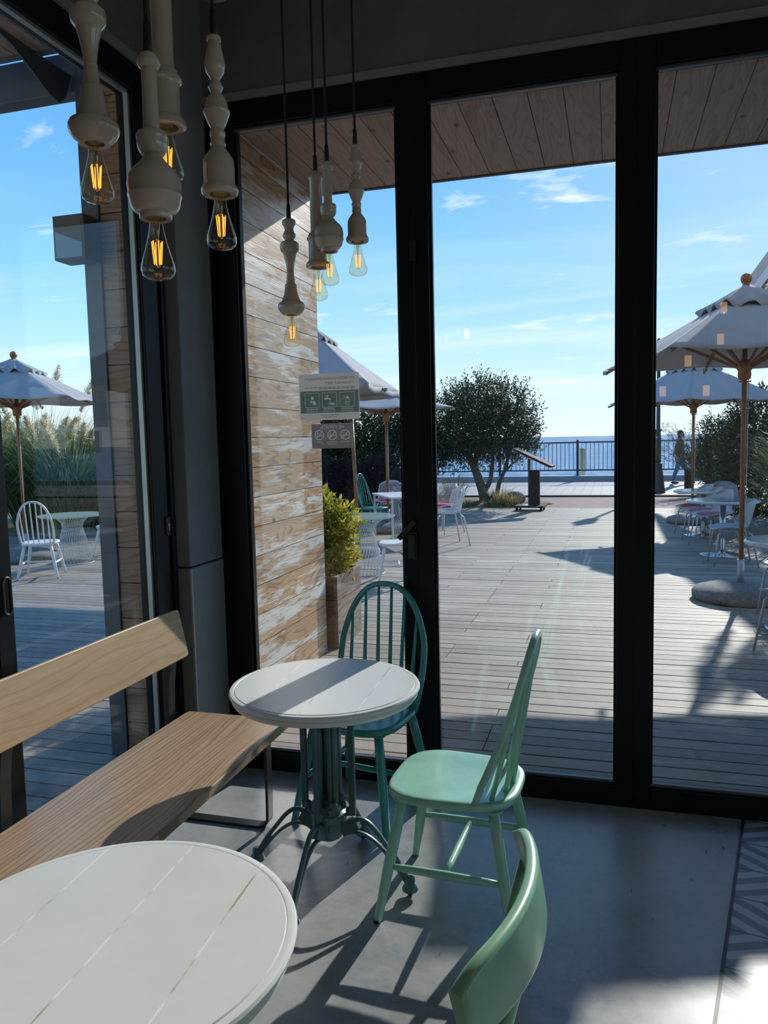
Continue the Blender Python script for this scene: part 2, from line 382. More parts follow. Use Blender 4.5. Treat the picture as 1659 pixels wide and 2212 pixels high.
def concrete_floor():
    m, t, b = new_mat('polished_concrete_floor')
    v = coords(t)
    n = noise(t, v, 1.3, 9, 0.66, 0.6); n2 = noise(t, v, 22, 6, 0.7)
    g = math_n(t, 'ADD', math_n(t, 'MULTIPLY', n, 0.75), math_n(t, 'MULTIPLY', n2, 0.25))
    c = ramp(t, g, [(0.30, (0.17, 0.18, 0.185)), (0.5, (0.33, 0.335, 0.335)), (0.70, (0.45, 0.445, 0.44))])
    scv = coords(t, (40, 9, 1), (0, 0, 0.5)); s1 = noise(t, scv, 1.0, 2, 0.5)
    c = mixc(t, maprange(t, s1, 0.72, 0.76, 0, 0.75), c, (0.03, 0.03, 0.035))
    ru = noise(t, v, 3.2, 5, 0.7)
    c = mixc(t, maprange(t, ru, 0.66, 0.76, 0, 0.45), c, (0.22, 0.14, 0.08))
    t.links.new(c, b.inputs['Base Color'])
    t.links.new(maprange(t, n, 0.3, 0.7, 0.24, 0.36), b.inputs['Roughness'])
    bump(t, b, g, 0.12, 0.003)
    return m
M['floor'] = concrete_floor()
def tile_floor():
    m, t, b = new_mat('fan_patterned_floor_tiles')
    c = N(t, 'ShaderNodeTexCoord'); s = N(t, 'ShaderNodeSeparateXYZ'); t.links.new(c.outputs['Object'], s.inputs[0])
    h = 0.208
    yv = math_n(t, 'DIVIDE', s.outputs['Y'], h)
    xv = math_n(t, 'DIVIDE', s.outputs['X'], h)
    fy = math_n(t, 'FRACT', math_n(t, 'ADD', yv, 400.0)); fx = math_n(t, 'FRACT', math_n(t, 'ADD', xv, 400.0))
    par = math_n(t, 'FLOORED_MODULO', math_n(t, 'FLOOR', math_n(t, 'ADD', yv, 400.0)), 2.0)
    # slanted stripes that turn over at every row of tiles
    ya = math_n(t, 'ABSOLUTE', math_n(t, 'SUBTRACT', fy, par))
    st = math_n(t, 'FRACT', math_n(t, 'ADD', math_n(t, 'MULTIPLY', fx, 1.5), math_n(t, 'MULTIPLY', ya, 2.4)))
    k = maprange(t, st, 0.48, 0.52)
    cc = mixc(t, k, (0.17, 0.175, 0.19), (0.44, 0.45, 0.46))
    gy = math_n(t, 'LESS_THAN', math_n(t, 'ABSOLUTE', math_n(t, 'SUBTRACT', fy, 0.5)), 0.485)
    cc = mixc(t, gy, (0.03, 0.03, 0.03), cc)
    nn = noise(t, coords(t), 12, 4)
    cc = mixc(t, maprange(t, nn, 0.4, 0.8, 0, 0.2), cc, (0.25, 0.25, 0.26))
    t.links.new(cc, b.inputs['Base Color']); b.inputs['Roughness'].default_value = 0.42
    return m
M['tiles'] = tile_floor()
def painted_top():
    m, t, b = new_mat('white_plank_table_paint')
    c = N(t, 'ShaderNodeTexCoord'); s = N(t, 'ShaderNodeSeparateXYZ'); t.links.new(c.outputs['Object'], s.inputs[0])
    v = coords(t)
    n = noise(t, v, 5, 6, 0.6)
    base = ramp(t, n, [(0.3, (0.68, 0.69, 0.685)), (0.7, (0.74, 0.75, 0.745))])
    f = math_n(t, 'FRACT', math_n(t, 'ADD', math_n(t, 'DIVIDE', s.outputs['X'], 0.182), 20.44))
    g = math_n(t, 'LESS_THAN', math_n(t, 'ABSOLUTE', math_n(t, 'SUBTRACT', f, 0.5)), 0.012)
    nz = N(t, 'ShaderNodeNewGeometry'); sn = N(t, 'ShaderNodeSeparateXYZ'); t.links.new(nz.outputs['Normal'], sn.inputs[0])
    up_ = math_n(t, 'GREATER_THAN', sn.outputs['Z'], 0.9)
    gg = math_n(t, 'MULTIPLY', g, up_)
    glare_mix = noise(t, v, 9, 3)
    gc = mixc(t, maprange(t, glare_mix, 0.5, 0.65), (0.86, 0.86, 0.85), (0.42, 0.36, 0.28))  # pale stretches paint the glare along the plank grooves
    t.links.new(mixc(t, gg, base, gc), b.inputs['Base Color'])
    b.inputs['Roughness'].default_value = 0.36; b.inputs['Specular IOR Level'].default_value = 0.35; b.inputs['Coat Weight'].default_value = 0.05; b.inputs['Coat Roughness'].default_value = 0.22
    bump(t, b, math_n(t, 'MULTIPLY', gg, -1.0), 0.5, 0.002)
    return m
M['planktop'] = painted_top()
def paving():
    m, t, b = new_mat('promenade_block_paving')
    v = coords(t)
    br = N(t, 'ShaderNodeTexBrick'); br.inputs['Scale'].default_value = 1.0
    br.inputs['Brick Width'].default_value = 0.55; br.inputs['Row Height'].default_value = 0.45; br.inputs['Mortar Size'].default_value = 0.03
    br.inputs['Color1'].default_value = (0.34, 0.31, 0.31, 1); br.inputs['Color2'].default_value = (0.28, 0.265, 0.27, 1); br.inputs['Mortar'].default_value = (0.18, 0.17, 0.17, 1)
    t.links.new(v, br.inputs['Vector'])
    t.links.new(br.outputs[0], b.inputs['Base Color']); b.inputs['Roughness'].default_value = 0.7
    return m
M['paving'] = paving()
def sea():
    m = bpy.data.materials.new('rippled_sea_water'); m.use_nodes = True
    t = m.node_tree; t.nodes.clear()
    n = noise(t, coords(t, (1.0, 0.30, 1)), 1.0, 5, 0.62, 0.3)
    n2 = noise(t, coords(t, (0.05, 0.22, 1)), 1.0, 4, 0.6, 0.4)
    bp = N(t, 'ShaderNodeBump'); bp.inputs['Strength'].default_value = 1.0; bp.inputs['Distance'].default_value = 1.5
    t.links.new(math_n(t, 'ADD', n, n2), bp.inputs['Height'])
    w = noise(t, coords(t, (0.06, 0.35, 1)), 1.0, 6, 0.7, 0.6)
    r_ = noise(t, coords(t, (0.12, 0.9, 1)), 1.0, 6, 0.7, 0.5)
    cc = ramp(t, r_, [(0.35, (0.050, 0.180, 0.315)), (0.65, (0.11, 0.29, 0.45))])
    cc = mixc(t, maprange(t, w, 0.68, 0.76, 0, 0.6), cc, (0.60, 0.68, 0.72))
    df = N(t, 'ShaderNodeBsdfDiffuse'); t.links.new(cc, df.inputs[0])
    gl = N(t, 'ShaderNodeBsdfAnisotropic'); gl.inputs['Roughness'].default_value = 0.21
    t.links.new(bp.outputs[0], gl.inputs['Normal'])
    mx = N(t, 'ShaderNodeMixShader'); mx.inputs[0].default_value = 0.085
    t.links.new(df.outputs[0], mx.inputs[1]); t.links.new(gl.outputs[0], mx.inputs[2])
    o = N(t, 'ShaderNodeOutputMaterial'); t.links.new(mx.outputs[0], o.inputs[0])
    return m
M['sea'] = sea()

# ------------------------------------------------------------------ mesh helpers
class MB:
    """collects shapes for ONE mesh object"""
    def __init__(s): s.v = []; s.f = []; s.sm = []
    def add(s, vs_, fs, smooth=False):
        o = len(s.v); s.v += [tuple(p) for p in vs_]
        s.f += [tuple(i+o for i in f) for f in fs]; s.sm += [smooth]*len(fs)
        return s
    def box(s, x0, x1, y0, y1, z0, z1, mat=None):
        p = [Vector((x, y, z)) for z in (z0, z1) for y in (y0, y1) for x in (x0, x1)]
        if mat is not None: p = [mat @ q for q in p]
        return s.add(p, [(0, 2, 3, 1), (4, 5, 7, 6), (0, 1, 5, 4), (2, 6, 7, 3), (0, 4, 6, 2), (1, 3, 7, 5)])
    def bar(s, a, b, w, h, upv=(0, 0, 1)):
        a, b = Vector(a), Vector(b); d = (b-a).normalized(); u = Vector(upv)
        x = d.cross(u)
        if x.length < 1e-4: x = d.cross(Vector((0, 1, 0)))
        x.normalize(); y = x.cross(d).normalized()
        p = [q + x*(sx*w/2) + y*(sy*h/2) for q in (a, b) for sy in (-1, 1) for sx in (-1, 1)]
        return s.add(p, [(0, 2, 3, 1), (4, 5, 7, 6), (0, 1, 5, 4), (2, 6, 7, 3), (0, 4, 6, 2), (1, 3, 7, 5)])
    def sweep(s, path, section, closed=False, smooth=True, upv=None, scales=None):
        """sweep a closed 2-D section along a path with parallel-transport frames"""
        P = [Vector(p) for p in path]; n = len(P); m = len(section)
        T = []
        for i in range(n):
            a = P[i-1] if (i > 0 or closed) else P[i]; b = P[(i+1) % n] if (i < n-1 or closed) else P[i]
            T.append((b-a).normalized())
        nv = Vector(upv) if upv is not None else (Vector((0, 0, 1)) if abs(T[0].z) < 0.9 else Vector((1, 0, 0)))
        nv = (nv - T[0]*nv.dot(T[0])).normalized()
        vs_ = []
        for i in range(n):
            if i:
                if upv is not None:
                    q = Vector(upv); q = q - T[i]*q.dot(T[i])
                    nv = q.normalized() if q.length > 1e-4 else nv
                else:
                    nv = (nv - T[i]*nv.dot(T[i])).normalized()
            bn = T[i].cross(nv)
            k = scales[i] if scales else 1.0
            kx, ky = k if isinstance(k, tuple) else (k, k)
            for (sx, sy) in section: vs_.append(P[i] + bn*(sx*kx) + nv*(sy*ky))
        fs = []
        for i in range(n if closed else n-1):
            j = (i+1) % n
            for k in range(m):
                l = (k+1) % m
                fs.append((i*m+k, i*m+l, j*m+l, j*m+k))
        s.add(vs_, fs, smooth)
        if not closed:
            o = len(s.v)-len(vs_)
            s.f.append(tuple(o+k for k in range(m))[::-1]); s.sm.append(False)
            s.f.append(tuple(o+(n-1)*m+k for k in range(m))); s.sm.append(False)
        return s
    def tube(s, path, r, n=8, closed=False):
        rs = r if isinstance(r, (list, tuple)) else None
        sec = [(math.cos(2*PI*k/n), math.sin(2*PI*k/n)) for k in range(n)]
        return s.sweep(path, sec, closed, True, None, rs if rs else [r]*len(path))
    def cyl(s, a, b, ra, rb=None, n=12):
        return s.tube([a, b], [ra, ra if rb is None else rb], n)
    def lathe(s, prof, n=24, c=(0, 0, 0), smooth=True, cap=True):
        """profile of (radius, z) from one end to the other about the z axis"""
        vs_ = []; m = len(prof)
        for (r, z) in prof:
            for k in range(n):
                a = 2*PI*k/n; vs_.append((c[0]+r*math.cos(a), c[1]+r*math.sin(a), c[2]+z))
        fs = []
        up_ = prof[-1][1] >= prof[0][1]
        for i in range(m-1):
            for k in range(n):
                l = (k+1) % n
                q = (i*n+k, i*n+l, (i+1)*n+l, (i+1)*n+k)
                fs.append(q)
        s.add(vs_, fs, smooth)
        if cap:
            o = len(s.v)-len(vs_)
            s.f.append(tuple(o+k for k in range(n))[::-1]); s.sm.append(False)
            s.f.append(tuple(o+(m-1)*n+k for k in range(n))); s.sm.append(False)
        return s
    def sphere(s, c, r, n=14, m=8, sz=(1, 1, 1)):
        vs_ = []; fs = []
        for i in range(m+1):
            t = PI*i/m
            for k in range(n):
                a = 2*PI*k/n
                vs_.append((c[0]+r*sz[0]*math.sin(t)*math.cos(a), c[1]+r*sz[1]*math.sin(t)*math.sin(a), c[2]-r*sz[2]*math.cos(t)))
        for i in range(m):
            for k in range(n):
                l = (k+1) % n; fs.append((i*n+k, i*n+l, (i+1)*n+l, (i+1)*n+k))
        return s.add(vs_, fs, True)
    def prism(s, outline, z0, z1, mat=None):
        n = len(outline)
        p = [Vector((x, y, z0)) for x, y in outline] + [Vector((x, y, z1)) for x, y in outline]
        if mat is not None: p = [mat @ q for q in p]
        fs = [tuple(range(n))[::-1], tuple(range(n, 2*n))] + [(k, (k+1) % n, n+(k+1) % n, n+k) for k in range(n)]
        return s.add(p, fs)
    def build(s, name, mat, parent=None, bevel=0.0, subd=0, auto=True):
        me = bpy.data.meshes.new(name); me.from_pydata(s.v, [], s.f)
        me.polygons.foreach_set('use_smooth', s.sm); me.validate(); me.update()
        o = bpy.data.objects.new(name, me); col.objects.link(o)
        if mat is not None: me.materials.append(M[mat] if isinstance(mat, str) else mat)
        if parent is not None: o.parent = parent
        if bevel:
            b = o.modifiers.new('bevel', 'BEVEL'); b.width = bevel; b.segments = 2; b.limit_method = 'ANGLE'; b.angle_limit = R(40)
        if subd:
            b = o.modifiers.new('subd', 'SUBSURF'); b.levels = subd; b.render_levels = subd
        return o
def tag(o, label=None, cat=None, group=None, kind=None):
    if label: o['label'] = label
    if cat: o['category'] = cat
    if group: o['group'] = group
    if kind: o['kind'] = kind
    return o
def empty(name, loc, rz=0.0):
    o = bpy.data.objects.new(name, None); col.objects.link(o)
    o.location = loc; o.rotation_euler = (0, 0, rz); o.empty_display_size = 0.1
    return o
KIDS = {}
def kids(o): return [c for c in list(col.objects) if c.parent == o]
def copy_tree(o, label=None, group=None, loc=None, rz=None, parent=None):
    c = o.copy(); col.objects.link(c)
    if parent is not None: c.parent = parent
    for k in kids(o): copy_tree(k, parent=c)
    if label: c['label'] = label
    if group: c['group'] = group
    if loc is not None: c.location = loc
    if rz is not None: c.rotation_euler = (0, 0, rz)
    return c
def struct(o, label=None, cat=None):
    o['kind'] = 'structure'
    if label: o['label'] = label
    if cat: o['category'] = cat
    return o
def arc(n, a0=0.0, a1=2*PI): return [a0+(a1-a0)*i/(n-1) for i in range(n)]
def lerp(a, b, t): return a+(b-a)*t
RECT = lambda w, h: [(-w/2, -h/2), (w/2, -h/2), (w/2, h/2), (-w/2, h/2)]
OVAL = lambda w, h, n=12: [(w/2*math.cos(2*PI*k/n), h/2*math.sin(2*PI*k/n)) for k in range(n)]
def RRECT(w, h, r=0.3, n=4):
    r = r*min(w, h); o = []
    for cx, cy, a in ((w/2-r, h/2-r, 0), (-w/2+r, h/2-r, PI/2), (-w/2+r, -h/2+r, PI), (w/2-r, -h/2+r, 1.5*PI)):
        for i in range(n): t = a+PI/2*i/(n-1); o.append((cx+r*math.cos(t), cy+r*math.sin(t)))
    return o

# ------------------------------------------------------------------ the room
XL = -1.93       # inner face of the left glass wall
CEIL = 3.95
XR, YB = 4.70, -6.2
b = MB(); b.prism([(XL, YB), (-0.735, YB), (0.55, 0.0), (XL, 0.0)], -0.12, 0.0)
struct(b.build('floor', 'floor'), 'blue grey polished concrete floor with scuffs', 'floor')
# the tiled part starts along a slanted dark joint
tf = MB(); TR = R(-11.7)
root = MB()
def inv_tile(x, y):
    dx, dy = x-0.55, y; c, s_ = math.cos(-TR), math.sin(-TR)
    return (dx*c-dy*s_, dx*s_+dy*c)
tf.prism([inv_tile(*p) for p in ((0.555, 0.0), (-0.73, YB), (XR, YB), (XR, 0.0))], -0.12, 0.001)
o = tf.build('floor', 'tiles'); o.location = (0.55, 0, 0); o.rotation_euler = (0, 0, TR)
struct(o, 'patterned floor tiles with fans of grey stripes', 'floor')
tr = MB(); tr.bar((0.55, 0, 0.0005), (-0.735, YB, 0.0005), 0.011, 0.006)
struct(tr.build('trim_3', 'black'), 'dark joint between concrete floor and tiles', 'trim')
b = MB(); b.box(XL-0.15, XR+0.1, YB-0.1, 0.25, CEIL, CEIL+0.15)
struct(b.build('ceiling', 'ceiling'), 'white ceiling above the picture', 'ceiling')
b = MB(); b.box(XL-0.1, XR+0.1, YB-0.12, YB, -0.1, CEIL)
struct(b.build('wall_back', 'white_wall'), 'grey back wall behind the lens', 'wall')
b = MB(); b.box(XR, XR+0.12, YB, -5.4, -0.1, CEIL); b.box(XR, XR+0.12, -0.5, 0.25, -0.1, CEIL); b.box(XR, XR+0.12, -5.4, -0.5, 3.25, CEIL)
struct(b.build('wall_right', 'white_wall'), 'grey side wall right of the picture', 'wall')
b = MB(); b.box(-2.15, XR, 0.0, 0.24, 3.292, CEIL)
struct(b.build('wall_window', 'wall'), 'dark grey plaster wall above the tall windows', 'wall')
b = MB(); b.box(XL-0.02, XR, -0.012, 0.24, 3.257, 3.292)
struct(b.build('trim_1', 'trim'), 'pale grey strip along the top of the window frames', 'trim')
b = MB(); b.box(XL-0.2, XL, -2.0, -0.31, 3.292, CEIL); b.box(XL-0.2, XL, YB, -2.0, 0, CEIL)
struct(b.build('wall_left', 'wall'), 'dark grey plaster wall above the glass door', 'wall')
b = MB(); b.box(XL-0.2, XL+0.012, -2.0, -0.31, 3.252, 3.292)
struct(b.build('trim_2', 'trim'), 'pale grey strip above the glass door frame', 'trim')
# corner column with a wider tiled plinth
b = MB(); b.box(-2.14, -1.874, -0.306, 0.2, 1.085, CEIL)
cl = struct(b.build('wall_corner', 'column', bevel=0.004), 'grey concrete corner column between glass door and windows', 'column')
b = MB(); b.box(-2.14, -1.868, -0.316, 0.2, 0.0, 1.078)
p_ = struct(b.build('plinth', 'plinth', cl, bevel=0.006))
b = MB(); b.box(-1.874, -1.864, -0.320, -0.308, 0.0, 1.076)
struct(b.build('corner_bead', 'alu', cl))
b = MB(); b.box(0.0, 0.003, -0.27, 0.0, 0.0, 0.001)

# tall folding windows
def sash(n, x0, x1, lab):
    b = MB()
    yf, yb, g0, g1, zb, zt = -0.002, 0.085, 0.0705, 0.0705, 0.098, 3.140
    l0, r1 = (0.14 if n == 1 else 0.0715), 0.0715
    b.box(x0, x0+l0, yf, yb, 0.0, 3.257); b.box(x1-r1, x1, yf, yb, 0.0, 3.257)
    b.box(x0+l0, x1-r1, yf, yb, 0.0, zb); b.box(x0+l0, x1-r1, yf, yb, zt, 3.257)
    f = struct(b.build('window_%d' % n, 'frame', bevel=0.003), lab, 'window')
    a0, a1 = x0+l0, x1-r1
    b = MB()
    for (u0, u1, w0, w1) in ((a0, a1, zb, zb+0.016), (a0, a1, zt-0.016, zt)): b.box(u0, u1, 0.012, 0.040, w0, w1)
    struct(b.build('glazing_bead', 'bead', f, bevel=0.004))
    b = MB()
    for (u0, u1) in ((a0, a0+0.012), (a1-0.012, a1)): b.box(u0, u1, 0.022, 0.044, zb, zt)
    struct(b.build('gasket', 'frame', f))
    b = MB(); b.box(a0, a1, 0.046, 0.054, zb, zt)
    struct(b.build('pane', 'glass', f))
    return f
xs = [-1.868, -0.8565, 0.0975, 1.0515, 2.0055, 2.9595, 3.9135, 4.70]
win = []
labs = ['tall black framed window before the sunlit wooden wall', 'tall black framed window before the olive tree and sea',
        'tall black framed window before the parasols on the right']
for i in range(7):
    win.append(sash(i+1, xs[i], xs[i+1], labs[i] if i < 3 else 'tall black framed window right of the picture, number %d of the row' % (i+1)))
# folding door hardware on the stile between the first two windows
b = MB(); b.box(-0.905, -0.862, -0.012, -0.002, 1.095, 1.225)
h = struct(b.build('lock_plate', 'black_steel', win[0], bevel=0.003))
b = MB(); b.box(-0.897, -0.870, -0.022, -0.012, 1.105, 1.215)
struct(b.build('flush_handle', 'black', win[0], bevel=0.004))
b = MB(); b.bar((-0.868, -0.016, 1.275), (-0.948, -0.016, 1.193), 0.024, 0.013, (0, 1, 0))
struct(b.build('lever', 'black', win[0], bevel=0.003))
b = MB()
for z in (0.62, 2.45): b.box(-0.872, -0.842, -0.010, -0.002, z, z+0.09)
struct(b.build('hinge', 'black_steel', win[0], bevel=0.002))

# the glass door in the left wall, then more glass towards the back of the room
def left_leaf(name, y0, y1, lab, door=False):
    b = MB(); xi, xo = XL, XL-0.085
    st, sr = (0.075, 0.115) if door else (0.075, 0.075)
    b.box(xo, xi, y0, y0+st, 0, 3.252); b.box(xo, xi, y1-sr, y1, 0, 3.252)
    b.box(xo, xi, y0+st, y1-sr, 0, 0.10); b.box(xo, xi, y0+st, y1-sr, 3.135, 3.252)
    f = struct(b.build(name, 'frame', bevel=0.003), lab, 'door' if door else 'window')
    b = MB(); b.box(xi-0.058, xi-0.050, y0+st, y1-sr, 0.10, 3.135)
    struct(b.build('pane', 'door_glass', f))
    b = MB(); b.box(xi-0.040, xi-0.018, y1-sr-0.014, y1-sr, 0.10, 3.135); b.box(xi-0.040, xi-0.018, y0+st, y1-sr, 3.122, 3.135)
    struct(b.build('glazing_bead', 'alu', f))
    return f
door = left_leaf('door_1', -1.435, -0.385, 'black framed glass door beside the corner column', True)
b = MB(); b.box(XL-0.09, XL-0.004, -0.385, -0.316, 0, 3.252); b.box(XL-0.06, XL+0.010, -0.372, -0.345, 0, 3.252)
struct(b.build('jamb', 'frame', door, bevel=0.003))
b = MB(); b.box(XL, XL+0.008, -0.415, -0.380, 1.245, 1.33)
struct(b.build('lock_plate', 'black_steel', door, bevel=0.004))
b = MB(); b.lathe([(0.008, 0), (0.008, 0.006)], 14); b.v = [(XL+0.006+z, -0.397+x, 1.292+y) for x, y, z in b.v]
b.box(XL+0.006, XL+0.012, -0.4005, -0.3935, 1.268, 1.292)
struct(b.build('lock_cylinder', 'alu', door))
b = MB(); ring = [(XL+0.012, -1.400+0.017*math.cos(a), 1.165+(0.045 if math.sin(a) > 0 else -0.045)+0.017*math.sin(a)) for a in arc(25)[:-1]]
b.tube(ring, 0.006, 6, True)
struct(b.build('pull_handle', 'black_steel', door))
for k in range(1):
    left_leaf('window_%d' % (8+k), -2.0, -1.437, 'black framed glass panel, number %d along the left wall' % (k+1))

# unseen glazing right of the camera, added to let in fill light
def fill_glazing(n, a, c, fixed, axis, top, lab):
    b = MB(); k = max(1, round(abs(c-a)/1.2)); w = (c-a)/k
    def bx(u0, u1, z0, z1, d0=0.0, d1=0.08):
        if axis == 1: b.box(fixed+d0, fixed+d1, u0, u1, z0, z1)
        else: b.box(u0, u1, fixed-d1, fixed-d0, z0, z1)
    for i in range(k+1): u = min(max(a+w*i, a+0.05), c-0.05); bx(u-0.05, u+0.05, 0, top)
    bx(a, c, 0, 0.1); bx(a, c, top-0.1, top)
    f = struct(b.build('window_%d' % n, 'frame'), lab, 'window')
    b = MB(); bx(a+0.05, c-0.05, 0.1, top-0.1, 0.046, 0.054); struct(b.build('pane', 'glass', f))
fill_glazing(12, -5.4, -0.5, XR, 1, 3.25, 'unseen black framed glazing added at the right for fill light')

# ------------------------------------------------------------------ outside: deck, pier, canopies
def boards_x(b, x0, x1, y0, y1, z, pitch, gap, th, seams, rnd):
    y = y0; r_ = 0
    while y < y1:
        cuts = [x0] + [s_ + rnd.choice((0, 0, 0.55, -0.55)) for s_ in seams if x0+1 < s_ < x1-1] + [x1]
        for a, c in zip(cuts[:-1], cuts[1:]):
            dz = rnd.uniform(-0.0015, 0.0015)
            b.box(a+0.003, c-0.003, y, min(y+pitch-gap, y1), z-th, z+dz)
        y += pitch; r_ += 1
rnd = random.Random(3)
dk = MB()
boards_x(dk, -15.0, 7.5, 0.10, 14.95, 0.0, 0.131, 0.012, 0.03, [-12.4, -9.6, -6.8, -4.1, -1.2, 1.7, 4.6], rnd)
boards_x(dk, -15.0, XL-0.10, -5.9, 0.095, 0.0, 0.131, 0.012, 0.03, [-12.4, -9.6, -6.8, -4.1], rnd)
struct(dk.build('deck', 'deck'), 'weathered grey wooden terrace deck', 'deck')
b = MB(); b.box(-16, 8, -6, 15.0, -0.25, -0.06)
struct(b.build('deck_underlay', 'darkkerb'), 'dark ground beneath the deck boards', 'ground')

def pier():
    P_ = 0.188; b = MB(); X0, X1, Y0, Y1 = -2.475, -2.15, 0.0, 2.15
    z = 0.0; rr = random.Random(5)
    while z < 3.5:
        b.box(X1-0.022, X1+rr.uniform(-0.001, 0.001), Y0+0.022, Y1+0.02, z, min(z+P_-0.005, 3.5)); z += P_
    s = MB(); s.box(X0-0.02, X1-0.023, Y0+0.03, Y1-0.03, 0, 3.5)
    core = struct(s.build('wall_pier', 'steel'), 'wood clad pier outside the corner, sunlit on its long side', 'wall')
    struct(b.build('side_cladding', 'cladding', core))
    b = MB(); z = 0.0
    while z < 3.5:
        b.box(X0, X1-0.001, Y0, Y0+0.021, z, min(z+P_-0.005, 3.5)); z += P_
    struct(b.build('front_cladding', 'cladding_shaded', core))
    b = MB(); b.box(-2.575, X0-0.002, -0.012, 0.10, 0, 3.62)
    struct(b.build('steel_post', 'steel', core, bevel=0.003))
    return core
pier()
def soffit(x0, x1, y0, y1, z, name, lab):
    b = MB(); rr = random.Random(9); x = x0
    while x < x1:
        b.box(x, min(x+0.185, x1), y0, y1, z, z+0.02+rr.uniform(-0.001, 0.001)); x += 0.190
    f = struct(b.build(name, 'soffit'), lab, 'canopy')
    b = MB(); b.box(x0-0.02, x1, y0-0.0, y1+0.03, z+0.022, z+0.30)
    struct(b.build('canopy_roof', 'steel', f))
    b = MB(); b.box(x0-0.02, x1, y1+0.001, y1+0.03, z-0.01, z+0.022)
    struct(b.build('edge_strip', 'steel', f))
    return f
b = MB(); b.box(-2.5, 10.0, -6.3, 2.1, 4.15, 10.0)  # upper storey added out of view to cut sky light over the terrace
struct(b.build('wall_upper_added', 'facade'), 'unseen upper storey added above the canopy to block sky and bounce sun', 'wall')
soffit(-2.15, 6.5, 0.242, 2.17, 3.5, 'soffit', 'wooden boarded canopy soffit above the tall windows')
soffit(-4.6, -2.152, -5.9, -0.26, 3.5, 'soffit', 'wooden boarded canopy soffit outside the glass door')
b = MB(); b.box(-7.0, -2.577, 0.0, 0.10, 3.425, 3.615)
struct(b.build('steel_beam', 'steel', bevel=0.004), 'grey steel beam joining the pier below the left canopy', 'beam')

# ------------------------------------------------------------------ ground beyond the deck
b = MB(); b.box(-40, 25, 15.0, 18.4, -0.3, -0.01)
struct(b.build('ground_strip', 'redstrip'), 'red brown paving strip past the deck edge', 'ground')
b = MB(); b.box(-40, 25, 18.4, 18.6, -0.3, 0.035)
struct(b.build('ground_kerb', 'darkkerb'), 'dark kerb between red strip and promenade', 'kerb')
b = MB(); b.box(-40, 25, 18.6, 26.0, -0.3, 0.0)
struct(b.build('ground_promenade', 'paving'), 'block paved seaside promenade', 'ground')
b = MB(); b.box(-40, 25, 25.8, 26.35, -0.3, 0.20)
struct(b.build('sea_wall', 'kerb', bevel=0.02), 'low pale concrete sea wall under the railing', 'wall')
b = MB(); b.add([(-6000, 26.4, -1.6), (6000, 26.4, -1.6), (6000, 9000, -1.6), (-6000, 9000, -1.6)], [(0, 1, 2, 3)])
struct(b.build('sea', 'sea'), 'blue rippled sea out to the horizon', 'sea')
b = MB(); b.box(-40, -15.02, -12, 15.0, -0.3, -0.02); b.box(7.52, 25, -12, 15.0, -0.3, -0.02)
struct(b.build('ground_beds', 'earth'), 'bare planting ground beside the deck', 'ground')
bd = MB()
bd.sphere((-3.9, 16.2, -0.02), 1.0, 24, 8, (2.6, 1.25, 0.13))
struct(bd.build('ground_bed', 'earth'), 'planting bed under the olive tree', 'ground')

